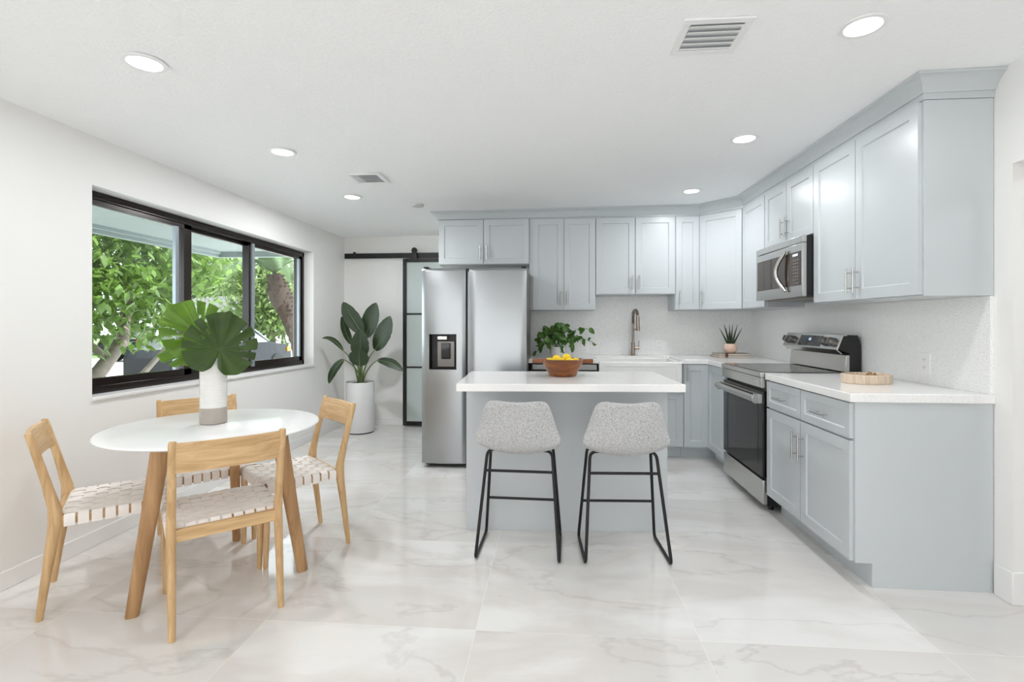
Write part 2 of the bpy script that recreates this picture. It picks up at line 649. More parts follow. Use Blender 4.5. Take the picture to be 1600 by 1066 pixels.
mb = MB()
shbox(mb, XF - .10, XF, OY0, OY1, OZ0, OZ0 + .045)
shbox(mb, XF - .10, XF, OY0, OY1, OZ1 - .045, OZ1 + .004)
shbox(mb, XF - .10, XF, OY0, OY0 + .04, OZ0, OZ1)
shbox(mb, XF - .10, XF, OY1 - .035, OY1, OZ0, OZ1)
mb.build('window_frame', M['bronze'], win, bev=.003)


def sash(y0, y1, x, st0, st1, rb, rt):
    m = MB()
    shbox(m, x - .035, x, y0, y1, OZ0 + .04, OZ0 + .04 + rb)
    shbox(m, x - .035, x, y0, y1, OZ1 - .045 - rt, OZ1 - .04)
    shbox(m, x - .035, x, y0, y0 + st0, OZ0 + .04, OZ1 - .042)
    shbox(m, x - .035, x, y1 - st1, y1, OZ0 + .04, OZ1 - .042)
    o = m.build('sash', M['bronze'], win, bev=.002)
    g = MB()
    shbox(g, x - .02, x - .014, y0 + st0, y1 - st1, OZ0 + .04 + rb, OZ1 - .045 - rt)
    g.build('pane', M['pane'], o)


sash(OY0 + .04, 3.50, XF - .012, .05, .075, .05, .03)
sash(3.44, 4.27, XF - .052, .06, .05, .035, .03)
sash(4.20, OY1 - .035, XF - .012, .055, .045, .05, .03)
for q in ((XF - .030, XF - .006, 3.335, 3.365, OZ0 + .09, OZ1 - .075), (XF - .012, XF + .004, 4.225, 4.262, OZ0 + .045, OZ1 - .05), (XF - .030, XF - .006, 5.06, 5.085, OZ0 + .09, OZ1 - .075)):  # middle strip: a reflection on the interlock, put into its light grey
    mb = MB()
    shbox(mb, *q)
    mb.build('interlock_strip', M['alu'], win)['label'] = 'grey strip'

# ------------------------------------------------------------------ kitchen cabinets
DT = .02


def shaker(mb, x0, x1, z0, z1, f=-DT, st=.057, rec=.008, th=DT - .001):
    i, j = st, st + .005
    if (x1 - x0) < 2.6 * st:
        i = (x1 - x0) * .3
        j = i + .005
    V = [(x0, f, z0), (x1, f, z0), (x1, f, z1), (x0, f, z1),
         (x0 + i, f, z0 + st), (x1 - i, f, z0 + st), (x1 - i, f, z1 - st), (x0 + i, f, z1 - st),
         (x0 + j, f + rec, z0 + st + .005), (x1 - j, f + rec, z0 + st + .005), (x1 - j, f + rec, z1 - st - .005), (x0 + j, f + rec, z1 - st - .005),
         (x0, f + th, z0), (x1, f + th, z0), (x1, f + th, z1), (x0, f + th, z1)]
    F = []
    for k in range(4):
        n = (k + 1) % 4
        F += [(k, n, 4 + n, 4 + k), (4 + k, 4 + n, 8 + n, 8 + k), (k, 12 + k, 12 + n, n)]
    F += [(8, 9, 10, 11), (15, 14, 13, 12)]
    return mb.add(V, F)


def handle(parent, x, z, L=.14, vert=True, f=-DT, loc=None):
    mb = MB()
    y = f - .032
    if vert:
        mb.tube([(x, y, z - L / 2), (x, y, z + L / 2)], .0058, 10)
        for s in (-1, 1):
            mb.tube([(x, f, z + s * L * .31), (x, y, z + s * L * .31)], .0042, 8)
    else:
        mb.tube([(x - L / 2, y, z), (x + L / 2, y, z)], .0058, 10)
        for s in (-1, 1):
            mb.tube([(x + s * L * .31, f, z), (x + s * L * .31, y, z)], .0042, 8)
    return mb.build('handle', M['nickel'], parent)


def door(parent, x0, x1, z0, z1, hx=None, hz=None, name='door', L=.14, vert=True, st=.057):
    g = .0028
    o = shaker(MB(), x0 + g, x1 - g, z0 + g, z1 - g, st=st).build(name, M['cab'], parent)
    if hx is not None:
        handle(o, hx, hz, L, vert)
    return o


# local frame: x along the run, y into the wall, z up, box front at y = 0
def upper(label, loc, rotz, w, z0, z1, doors, d=.303):
    t = thing('wall_cabinet', label, 'cabinet', (loc[0], loc[1], z0), rotz, None)
    h = z1 - z0
    MB().box(0, w, 0, d, 0, h).build('body', M['cab'], t, bev=.001)
    for (x0, x1, hs) in doors:
        hx = None if hs is None else (x1 - .032 if hs == 'r' else x0 + .032)
        door(t, x0, x1, .004, h - .004, hx, .115)
    return t


g = 'grey wall cabinets'
ZU, ZT = 1.372, 2.286
yf = YB - .305
upper('small two-door grey cabinet over the refrigerator', (-1.145, yf), 0, .914, ZT - .457, ZT, [(0, .457, 'r'), (.457, .914, 'l')])
upper('tall two-door grey wall cabinet between refrigerator and sink, above trailing plant', (-.229, yf), 0, .652, ZU, ZT, [(.03, .341, 'r'), (.341, .652, 'l')])
upper('shorter two-door grey wall cabinet above the sink and faucet', (.4245, yf), 0, .762, ZT - .762, ZT, [(0, .381, 'r'), (.381, .762, 'l')])
upper('narrow single-door grey wall cabinet between sink cabinet and corner', (1.188, yf), 0, .233, ZU, ZT, [(.004, .229, 'l')])
# diagonal corner unit
cxa, cya = XR - .61, YB - .305
cxb, cyb = XR - .305, YB - .61
t = thing('corner_wall_cabinet', 'grey wall cabinet with a diagonal single door in the kitchen corner', 'cabinet', (cxa, cya, ZU))
poly = [(0, 0), (cxb - cxa, cyb - cya), (XR - .002 - cxa, cyb - cya), (XR - .002 - cxa, YB - .002 - cya), (0, YB - .002 - cya)]
MB().prism(poly, 0, ZT - ZU).build('body', M['cab'], t, bev=.001)
dl = math.hypot(cxb - cxa, cyb - cya)
o = shaker(MB(), .012, dl - .012, .006, ZT - ZU - .006).build('door', M['cab'], t, rotz=-PI / 4)
handle(o, .045, .115)
# right run: local x runs toward the camera
R90 = -PI / 2
xu = XR - .305
upper('single-door grey wall cabinet between corner unit and microwave', (xu, YB - .612), R90, .485, ZU, ZT, [(.01, .483, None)])
upper('short two-door grey wall cabinet directly above the microwave', (xu, 4.165), R90, .75, 1.83, ZT, [(0, .372, 'r'), (.372, .75, 'l')])
upper('largest two-door grey wall cabinet at right end near the wall edge', (xu, 3.413), R90, 3.413 - YN, ZU, ZT, [(0, .452, 'r'), (.452, 3.413 - YN - .008, 'l')])

# frieze + crown moulding that follows the ceiling
path = [(-1.147, YB - .002), (-1.147, yf), (XR - .61, yf), (xu, YB - .61), (xu, YN), (XR - .001, YN)]
prof = [(0, 'f'), (.004, 'f'), (.004, -.078), (.012, -.078), (.016, -.070), (.022, -.050), (.040, -.028), (.058, -.014), (.066, -.012), (.070, -.004), (.070, -.0015), (0, -.0015)]


def offset_path(path, d):
    out = []
    n = len(path)
    for i, p in enumerate(path):
        ns = []
        for a, b in ((i - 1, i), (i, i + 1)):
            if a < 0 or b >= n:
                continue
            e = (Vector(path[b]) - Vector(path[a])).normalized()
            ns.append(Vector((e.y, -e.x)))      # outward: away from the walls
        if len(ns) == 1:
            q = Vector(p) + ns[0] * d
        else:
            m_ = (ns[0] + ns[1]).normalized()
            q = Vector(p) + m_ * d / m_.dot(ns[0])
        out.append(q)
    return out


# left return runs toward the camera first: outward normal is -x there
rings = []
for i in range(len(path)):
    ring = []
    for (d, z) in prof:
        q = offset_path(path, d + .001)[i]
        top = zc(q.x)
        zz = (ZT + .0005) if z == 'f' else max(top + z, ZT + .001)
        ring.append((q.x, q.y, zz))
    rings.append(ring)
cr = MB().loft(rings).build('crown_moulding', M['cab'], ang=25)
tag(cr, 'grey crown moulding running along the top of all wall cabinets', 'moulding')

# base cabinets
def base_cab(name, label, loc, rotz, w, fronts, d=.606, toe=True, h=.872, endtoe=0):
    t = thing(name, label, 'cabinet', (loc[0], loc[1], 0), rotz)
    mb = MB().prism_axis([(0, .114), (0, h), (d, h), (d, 0), (.075, 0), (.075, .114)], 0, w, 'x')
    mb.build('body', M['cab'], t, bev=.001)
    for fr in fronts:
        fr(t)
    return t


xb = XR - .61
w1 = 3.398 - YN
sp = .452


def fr_near(t):
    for (a, b, hs) in ((0.004, sp, 'r'), (sp, w1 - .010, 'l')):
        hx = b - .034 if hs == 'r' else a + .034
        door(t, a, b, .117, .690, hx, .545, L=.155)
        door(t, a, b, .695, .868, (a + b) / 2, .775, name='drawer', vert=False, L=.135, st=.04)


base_cab('base_cabinet', 'grey base cabinet with two drawers over two doors at right end of counter', (xb, 3.398), R90, w1, [fr_near])
# corner lazy-susan unit (L shape) between sink and range
xs = 1.186
ys = 4.172
t = thing('corner_base_cabinet', 'grey corner base cabinet with L-shaped doors between sink and range', 'cabinet', (0, 0, 0))
poly = [(xs, YB - .61), (xb, YB - .61), (xb, ys), (XR - .002, ys), (XR - .002, YB - .002), (xs, YB - .002)]
tp = [(xs, YB - .535), (xb + .075, YB - .535), (xb + .075, ys), (XR - .002, ys), (XR - .002, YB - .002), (xs, YB - .002)]
mb = MB().prism(poly, .114, .872)
mb.prism(tp, 0, .114)
mb.build('body', M['cab'], t)
o = shaker(MB(), xs + .006, xb - .0205, .117, .868, f=YB - .61 - DT).build('door', M['cab'], t)
hb = MB()
hx, hy = xs + .032, YB - .61 - DT
hb.tube([(hx, hy - .03, .72), (hx, hy - .03, .86)], .0055)
for z in (.75, .83):
    hb.tube([(hx, hy, z), (hx, hy - .03, z)], .004)
hb.build('handle', M['nickel'], o)
o = shaker(MB(), 0, YB - .61 - ys - .024, .117, .868).build('door', M['cab'], t, loc=(xb, YB - .61 - .0205, 0), rotz=R90)

# sink base under the farmhouse sink
def fr_sink(t):
    door(t, .004, .383, .117, .612, .345, .52)
    door(t, .383, .762, .117, .612, .42, .52)


t = thing('sink_base_cabinet', 'grey two-door base cabinet under the white farmhouse sink', 'cabinet', (.4225, YB - .61, 0))
MB().prism_axis([(0, .114), (0, .615), (.606, .615), (.606, 0), (.075, 0), (.075, .114)], 0, .762, 'x').build('body', M['cab'], t, bev=.001)
fr_sink(t)
# farmhouse sink
sx0, sx1, sy0, sy1 = .423, 1.165, YB - .672, YB - .16
t = thing('farmhouse_sink', 'white apron-front farmhouse sink set into the back counter', 'sink', (0, 0, 0))
mb = MB()
zt, zb_ = .893, .617
mb.box(sx0, sx1, sy0 + .0, sy0 + .028, zb_, zt)
mb.box(sx0, sx0 + .028, sy0 + .028, sy1, zb_, zt)
mb.box(sx1 - .028, sx1, sy0 + .028, sy1, zb_, zt)
mb.box(sx0 + .028, sx1 - .028, sy1 - .028, sy1, zb_, zt)
mb.box(sx0 + .028, sx1 - .028, sy0 + .028, sy1 - .028, zb_, zb_ + .03)
mb.build('basin', M['sink'], t, bev=.006)
mb = MB()
for (a, b, c, d_) in ((sx0 + .004, sx1 - .004, zt - .045, zt - .006), (sx0 + .004, sx0 + .05, zb_ + .004, zt - .045), (sx1 - .05, sx1 - .004, zb_ + .004, zt - .045), (sx0 + .05, sx1 - .05, zb_ + .004, zb_ + .04)):
    mb.box(a, b, sy0 - .008, sy0 + .001, c, d_)
mb.build('apron_rim', M['sink'], t, bev=.003)

# dishwasher
t = thing('dishwasher', 'stainless dishwasher behind the island, left of the sink', 'dishwasher', (-.19, YB - .61, 0))
MB().box(0, .600, -.0, .58, .0, .868).build('body', M['dark'], t)
MB().box(.003, .597, -.03, -.001, .10, .80).build('door', M['steel_r'], t, bev=.003)
MB().box(.003, .597, -.03, -.001, .812, .862).build('control_strip', M['steel_r'], t, bev=.003)
MB().tube([(.06, -.065, .775), (.54, -.065, .775)], .011).tube([(.08, -.03, .775), (.08, -.065, .775)], .008).tube([(.52, -.03, .775), (.52, -.065, .775)], .008).build('handle', M['nickel'], t)

# countertops
CT0, CT1 = .8725, .914
xc = XR - .638
yc = YB - .648
mb = MB().prism([(xc, YN - .012), (XR - .001, YN - .012), (XR - .001, 3.398), (xc, 3.398)], CT0, CT1)
tag(mb.build('countertop', M['quartz'], bev=.004), 'white quartz countertop nearest the camera on the right-hand base cabinet', 'countertop')
mb = MB().prism([(-.222, yc), (.4235, yc), (.4235, sy1 - .012), (1.165, sy1 - .012), (1.165, yc), (xc, yc), (xc, ys - .006), (XR - .001, ys - .006), (XR - .001, YB - .001), (-.222, YB - .001)], CT0 + .001, CT1)
tag(mb.build('countertop', M['quartz'], bev=.003), 'white quartz countertop wrapping from the sink around the far corner', 'countertop')
# backsplash
mb = MB().box(-.228, .4235, YB - .018, YB - .001, CT1 + .0005, ZU - .001)
mb.box(.4235, 1.187, YB - .018, YB - .001, CT1 + .0005, ZT - .763)
mb.box(1.187, XR - .018, YB - .018, YB - .001, CT1 + .0005, ZU - .001)
tag(mb.build('backsplash', M['splash']), 'speckled white quartz backsplash on the back wall behind the sink', 'backsplash')
mb = MB().box(XR - .018, XR - .0005, 4.163, YB - .018, CT1 + .0005, ZU - .001)
mb.box(XR - .018, XR - .0005, 3.415, 4.163, CT1 + .0005, 1.41)
mb.box(XR - .018, XR - .0005, YN - .0, 3.415, CT1 + .0005, ZU - .001)
tag(mb.build('backsplash', M['splash']), 'speckled white quartz backsplash on the right wall behind the range', 'backsplash')

# ------------------------------------------------------------------ island
IR = math.radians(2.8)
isl = thing('kitchen_island', 'grey kitchen island with a thick white quartz top', 'kitchen island', (.082, 2.996, 0), IR)
MB().box(-.60, .60, 0, .425, 0, .871).build('body', M['cab'], isl, bev=.001)
MB().box(-.62, .62, -.288, .43, .8715, .914).build('top', M['quartz'], isl, bev=.004)

# ------------------------------------------------------------------ refrigerator
fr = thing('refrigerator', 'stainless side-by-side refrigerator with water dispenser', 'refrigerator', (-1.125, 4.22, 0))
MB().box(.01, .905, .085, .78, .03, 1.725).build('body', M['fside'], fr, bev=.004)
MB().box(.02, .895, .06, .10, .012, .06).tube([(.07, .07, .018), (.07, .07, .03)], .018).build('base_grille', M['dark'], fr)


def fdoor(x0, x1, inner):
    n = 16
    mb = MB()
    rings = []
    for zz, ins in ((.037, .004), (.043, 0), (1.69, 0), (1.703, .002), (1.711, .008), (1.716, .02)):
        ring = []
        for k in range(n + 1):
            s = k / n
            x = x0 + (x1 - x0) * s
            y = .0 - .010 * (1 - (2 * s - 1) ** 2)
            if k == 0 or k == n:
                y += .008
            ring.append((x, y + ins, zz))
        ring += [(x1, .075, zz), (x0, .075, zz)]
        rings.append(ring)
    mb.loft(rings)
    return mb


def fdoor_disp():
    # left door built around the dispenser opening
    n = 16
    x0, x1 = 0.0, .383
    dx0, dx1, dz0, dz1 = .072, .300, .850, 1.146
    xs_ = sorted(set([x0 + (x1 - x0) * k / n for k in range(n + 1)] + [dx0, dx1]))
    zs = [.037, .043, .5, dz0, dz1, 1.4, 1.69, 1.703, 1.711, 1.716]
    ins = [.004, 0, 0, 0, 0, 0, 0, .002, .008, .02]

    def yy(x, i):
        s = (x - x0) / (x1 - x0)
        y = -.010 * (1 - (2 * s - 1) ** 2)
        if s < .01 or s > .99:
            y += .008
        return y + ins[i]
    mb = MB()
    nx = len(xs_)
    vs = [(x, yy(x, i), z) for i, z in enumerate(zs) for x in xs_]
    fs = []
    for i in range(len(zs) - 1):
        for k in range(nx - 1):
            if zs[i] >= dz0 - 1e-6 and zs[i + 1] <= dz1 + 1e-6 and xs_[k] >= dx0 - 1e-6 and xs_[k + 1] <= dx1 + 1e-6:
                continue
            fs.append((i * nx + k, i * nx + k + 1, (i + 1) * nx + k + 1, (i + 1) * nx + k))
    o_ = len(vs)
    for z in (zs[0], zs[-1]):
        vs += [(x0, .075, z), (x1, .075, z)]
    fs += [(o_, o_ + 1, o_ + 3, o_ + 2)]
    L_ = [i * nx for i in range(len(zs))]
    R_ = [i * nx + nx - 1 for i in range(len(zs))]
    fs += [tuple(L_ + [o_ + 2, o_]), tuple(R_ + [o_ + 3, o_ + 1]), tuple(list(range(nx)) + [o_ + 1, o_]), tuple([(len(zs) - 1) * nx + k for k in range(nx)] + [o_ + 3, o_ + 2])]
    mb.add(vs, fs)
    return mb, (dx0, dx1, dz0, dz1)


mb, (dx0, dx1, dz0, dz1) = fdoor_disp()
ld = mb.build('door', M['steel'], fr, ang=30)
ld['label'] = 'narrow left door with dispenser recess'
dp = MB()
dp.add([(dx0, -.006, dz0), (dx1, -.006, dz0), (dx1, -.006, dz1), (dx0, -.006, dz1), (dx0 + .004, .055, dz0 + .004), (dx1 - .004, .055, dz0 + .004), (dx1 - .004, .055, dz1 - .004), (dx0 + .004, .055, dz1 - .004)],
       [(0, 1, 5, 4), (1, 2, 6, 5), (2, 3, 7, 6), (3, 0, 4, 7), (4, 5, 6, 7)])
fw = .004
for q in ((dx0 - fw, dx0, dz0 - fw, dz1 + fw), (dx1, dx1 + fw, dz0 - fw, dz1 + fw), (dx0, dx1, dz1, dz1 + fw), (dx0, dx1, dz0 - fw, dz0)):
    dp.box(q[0], q[1], -.012, -.002, q[2], q[3])
do = dp.build('dispenser', M['dark'], fr)
do['label'] = 'black recessed water dispenser'
MB().box(dx0 + .055, dx1 - .015, .03, .052, dz0 + .012, dz1 - .055).build('back_plate', M['disp'], do, bev=.006)
MB().box(dx0 + .065, dx0 + .15, -.0, .05, dz1 - .045, dz1 - .012).build('nozzle_block', M['nickel'], do, bev=.004)
MB().box(dx0 + .095, dx1 - .055, .012, .028, dz0 + .085, dz1 - .075).build('paddle', M['bglass'], do, bev=.004)
rd = fdoor(.412, .905, 0).build('door', M['steel'], fr, ang=30)
rd['label'] = 'wide right stainless door'
MB().box(.386, .4095, .03, .08, .04, 1.70).build('handle_recess', M['dark'], fr)
MB().box(.40, .4115, .012, .05, .06, 1.69).build('edge_strip', M['alu'], fr)
for hx0 in (.86, .008):
    MB().box(hx0, hx0 + .04, .03, .16, 1.7165, 1.735).build('hinge_cover', M['dark'], fr, bev=.004)

# ------------------------------------------------------------------ range (local x toward camera, y into wall, front y=0 at X=1.375)
rg = thing('electric_range', 'freestanding stainless electric range with black oven door', 'range', (1.385, 4.163, 0), R90)
RW = .757
MB().box(.004, RW - .004, .03, .605, .035, .885).build('body', M['dark'], rg)
mb = MB()
for x in (.05, RW - .05):
    for y in (.07, .55):
        MB().tube([(x, y, 0), (x, y, .037)], .018).build('foot', M['dark'], rg)
MB().box(.0, RW, .0, .03, .045, .205).build('storage_drawer', M['steel_r'], rg, bev=.004)
od = MB().box(.0, RW, -.002, .028, .222, .792).build('oven_door', M['bglass'], rg, bev=.004)
MB().box(.075, RW - .075, -.0035, -.0018, .30, .70).build('oven_window', mat('oven_window_glass', srgb(34, 29, 27), .04, spec=.5), od)
mb = MB().box(.004, RW - .004, -.030, -.001, .712, .775)
mb.box(.004, .030, -.055, -.03, .712, .775).box(RW - .030, RW - .004, -.055, -.03, .712, .775)
mb.prism_axis([(-.062, .722), (-.072, .735), (-.072, .756), (-.062, .768), (-.050, .768), (-.050, .722)], .0, RW, 'x')
mb.build('door_handle', M['steel_r'], od, bev=.003)
MB().box(.0, RW, -.012, .03, .815, .884).build('front_panel', M['steel_r'], rg, bev=.004)
MB().box(.05, RW - .05, -.0145, -.0115, .832, .868).build('panel_inset', M['steel_r'], rg, bev=.001)
mb = MB().box(-.001, RW + .001, -.018, .575, .886, .918)
mb.build('cooktop_frame', M['steel_r'], rg, bev=.004)
ct = MB().box(.012, RW - .012, .0, .56, .9182, .9215).build('cooktop', M['ctop'], rg, bev=.001)
bmk = mat('burner_marking', srgb(120, 118, 116), .3)
for (x, y, r) in ((.19, .15, .10), (.56, .15, .115), (.19, .41, .085), (.56, .41, .085)):
    n = 40
    for rr in (r, r * .62):
        mb = MB()
        vs = [(x + q * math.cos(2 * PI * k / n), y + q * math.sin(2 * PI * k / n), .9217) for q in (rr, rr - .0025) for k in range(n)]
        mb.add(vs, [(k, (k + 1) % n, n + (k + 1) % n, n + k) for k in range(n)])
        mb.build('burner_ring', bmk, ct)
# backguard
mb = MB().prism_axis([(.515, .925), (.525, 1.035), (.545, 1.035), (.545, .925)], .0, RW, 'x')
mb.build('riser_panel', M['steel_r'], rg, bev=.002)
MB().prism_axis([(.545, .925), (.545, 1.045), (.47, 1.075), (.515, 1.165), (.60, 1.165), (.62, 1.10), (.62, .925)], .006, RW - .006, 'x').build('backguard', M['dark'], rg, bev=.004)
mb = MB().prism_axis([(.462, 1.070), (.500, 1.170), (.530, 1.170), (.530, 1.160), (.508, 1.160), (.472, 1.068), (.50, 1.045), (.494, 1.04)], .0, RW, 'x')
cp = mb.build('control_panel', M['steel_r'], rg, bev=.0015)
# slanted panel frame: point on slope s in 0..1
nrm = Vector((0, -.10, .038)).normalized()
nrm = Vector((0, -(1.170 - 1.070), (.500 - .462))).normalized()


def slope(x, s, off=0):
    return Vector((x, .462 + .038 * s, 1.070 + .10 * s)) + nrm * off


mb = MB()
q = [slope(.235, .12, .0012), slope(.545, .12, .0012), slope(.545, .86, .0012), slope(.235, .86, .0012)]
q2 = [p - nrm * .003 for p in q]
mb.add(q + q2, [(0, 1, 2, 3), (0, 4, 5, 1), (1, 5, 6, 2), (2, 6, 7, 3), (3, 7, 4, 0)])
dsp = mb.build('display', M['bglass'], rg)
mb = MB()
q = [slope(.365, .5, .0016), slope(.40, .5, .0016), slope(.40, .68, .0016), slope(.365, .68, .0016)]
mb.add(q, [(0, 1, 2, 3)])
mb.build('clock_digits', M['lcd'], dsp)
for x in (.055, .135, .595, .685):
    mb = MB().tube([slope(x, .48, 0), slope(x, .48, .010)], .031, 24)
    mb.tube([slope(x, .48, .010), slope(x, .48, .030), slope(x, .48, .034)], [.027, .025, .021], 24)
    mb.box(x - .003, x + .003, 0, .001, 0, .001) if 0 else None
    ko = mb.build('knob', M['knob'], rg)
    m2 = MB()
    c = slope(x, .48, .034)
    up = Vector((0, .038, .10)).normalized()
    a = [c + Vector((sx * .0025, 0, 0)) + up * sy * .02 + nrm * o2 for o2 in (0, .010) for (sx, sy) in ((-1, -1), (1, -1), (1, 1), (-1, 1))]
    m2.add(a, [(0, 3, 2, 1), (4, 5, 6, 7), (0, 1, 5, 4), (1, 2, 6, 5), (2, 3, 7, 6), (3, 0, 4, 7)])
    m2.build('grip', M['knob'], ko)

# ------------------------------------------------------------------ microwave
mw = thing('microwave', 'over-the-range stainless microwave with curved handle', 'microwave', (1.64, 4.163, 1.422), R90)
MW_ = .748
H = .404
MB().box(.002, MW_ - .002, .028, .385, .006, H - .002).build('body', M['dark'], mw)
MB().box(.0, MW_, .0, .027, H - .045, H).build('vent_grille', M['steel_r'], mw, bev=.002)
mb = MB().box(.0, MW_, .0, .027, .0, H - .049)
dr = mb.build('door', M['steel_r'], mw, bev=.003)
MB().box(.03, .50, -.003, .001, .075, H - .10).build('window', M['mglass'], dr, bev=.001)
kp = MB().box(.50, MW_ - .025, -.003, .001, .075, H - .10).build('keypad', M['mglass'], dr, bev=.001)
mb = MB()
for r_ in range(8):
    for c_ in range(3):
        mb.box(.625 + c_ * .028, .640 + c_ * .028, -.0042, -.003, .09 + r_ * .022, .097 + r_ * .022)
mb.build('key_markings', mat('key_print', srgb(140, 128, 120), .5), kp)
MB().box(.62, .69, -.0042, -.003, .275, .29).build('clock_display', M['lcd'], kp)
pts = []
for k in range(13):
    s = k / 12
    pts.append((.535 - .085 * math.sin(PI * s) * 1.0 + .0, -.012 - .030 * math.sin(PI * s), .045 + .28 * s))
MB().tube(pts, [.009] + [.0135] * 11 + [.009], 12).build('handle', M['nickel'], dr)
MB().box(.06, MW_ - .06, .05, .33, -.006, .005).build('underside_filter', mat('filter_grey', srgb(130, 126, 122), .4, .6), mw)

# ------------------------------------------------------------------ faucet
fc = thing('faucet', 'tall brushed nickel spring pull-down kitchen faucet behind the sink', 'faucet', (.823, YB - .085, CT1))
MB().lathe([(.026, 0), (.026, .006), (.019, .010), (.019, .13), (.015, .135), (.012, .14), (.012, .32)], 20).build('body', M['fnickel'], fc)
mb = MB()
arc = []
for k in range(31):
    s = k / 30
    if s < .35:
        p = Vector((.0, 0, .32 + s / .35 * .09))
    else:
        a = (s - .35) / .65 * PI * .98
        p = Vector((.009 * (1 - math.cos(a)), -.075 * (1 - math.cos(a)), .41 + .05 * math.sin(a)))
    arc.append(p)
mb.tube(arc, .0075, 8)
mb.build('hose', M['dark'], fc)
coil = []
NT = 24
for k in range(NT * 10 + 1):
    s = k / (NT * 10) * (len(arc) - 1)
    i = min(int(s), len(arc) - 2)
    p = arc[i].lerp(arc[i + 1], s - i)
    t_ = (arc[i + 1] - arc[i]).normalized()
    u = t_.cross(Vector((1, .3, 0))).normalized()
    w = t_.cross(u)
    an = 2 * PI * k / 10
    coil.append(p + u * math.cos(an) * .0135 + w * math.sin(an) * .0135)
MB().tube(coil, .0028, 6).build('spring', M['fnickel'], fc)
e = arc[-1]
mb = MB().tube([e, e + Vector((.004, 0, -.03)), e + Vector((.008, .0, -.16))], [.012, .017, .018], 14)
mb.build('spray_head', M['fnickel'], fc)
MB().tube([(.0, 0, .25), (.012, -.07, .27), (.02, -.135, .27)], .005, 8).build('docking_arm', M['fnickel'], fc)
MB().tube([(.015, 0, .075), (.06, 0, .075)], .014, 14).tube([(.055, 0, .08), (.058, -.005, .15)], .0055, 8).build('lever', M['fnickel'], fc)


# ------------------------------------------------------------------ outlets, vents, lights
def outlet(label, loc, rotz, w=.075, h=.118):
    t = thing('wall_outlet', label, 'outlet', loc, rotz, None)
    o = MB().box(-w / 2, w / 2, -.006, 0, -h / 2, h / 2).build('plate', M['plate'], t, bev=.002)
    for dz in (-.02, .02):
        r = MB().box(-.016, .016, -.008, -.006, dz - .0145, dz + .0145).build('receptacle', M['plate'], t, bev=.001)
        m = MB()
        m.box(-.008, -.006, -.0085, -.0078, dz - .003, dz + .006).box(.006, .008, -.0085, -.0078, dz - .003, dz + .006).box(-.002, .002, -.0085, -.0078, dz - .01, dz - .007)
        m.build('slot', M['slot'], r)
    return t


outlet('white outlet on the back wall just right of the faucet', (1.098, YB - .018, 1.02), 0)
outlet('white outlet on the back wall half hidden behind the trailing plant', (.335, YB - .018, .99), 0)
outlet('white outlet on the right wall above the wooden tray', (XR - .018, 2.865, 1.026), R90, .078, .118)
outlet('white outlet on the right wall in the corner beside the range controls', (XR - .018, 4.47, 1.03), R90)


def vent(label, x, y, w, d, ns, tilt, rot=0):
    z = zc(x)
    t = thing('ceiling_vent', label, 'vent', (x, y, z - .001), rot)
    m = MB()
    b = .03
    m.box(-w / 2, w / 2, -d / 2, -d / 2 + b, -.008, 0).box(-w / 2, w / 2, d / 2 - b, d / 2, -.008, 0)
    m.box(-w / 2, -w / 2 + b, -d / 2 + b, d / 2 - b, -.008, 0).box(w / 2 - b, w / 2, -d / 2 + b, d / 2 - b, -.008, 0)
    m.build('frame', M['plate'], t, bev=.002)
    MB().box(-w / 2 + b, w / 2 - b, -d / 2 + b, d / 2 - b, -.0015, -.0005).build('duct', mat('vent_shadow_grey', srgb(205, 207, 210), .8), t)
    for k in range(ns):
        yy = -d / 2 + b + (d - 2 * b) * (k + .5) / ns
        h = (d - 2 * b) / ns * .42
        m = MB()
        m.add([(-w / 2 + b, yy - h, -.004 - tilt), (w / 2 - b, yy - h, -.004 - tilt), (w / 2 - b, yy + h, -.004), (-w / 2 + b, yy + h, -.004),
               (-w / 2 + b, yy - h, -.0025 - tilt), (w / 2 - b, yy - h, -.0025 - tilt), (w / 2 - b, yy + h, -.0025), (-w / 2 + b, yy + h, -.0025)],
              [(0, 1, 2, 3), (4, 7, 6, 5), (0, 4, 5, 1), (1, 5, 6, 2), (2, 6, 7, 3), (3, 7, 4, 0)])
        m.build('slat', M['plate'], t)


vent('white louvred ceiling vent nearest the camera, over the island', .62, 2.02, .26, .25, 5, .010)
vent('small white ceiling vent over the dining side, near the far spotlight', -1.40, 3.70, .26, .26, 5, .010)
t = thing('smoke_detector', 'flat grey-white round disc on the ceiling left of the fridge cabinet', 'smoke detector', (-1.262, 4.60, zc(-1.262)))
MB().lathe([(.055, 0), (.055, -.010), (.048, -.016), (.0, -.016)], 28).build('cover', mat('detector_plastic', srgb(196, 198, 198), .5), t)

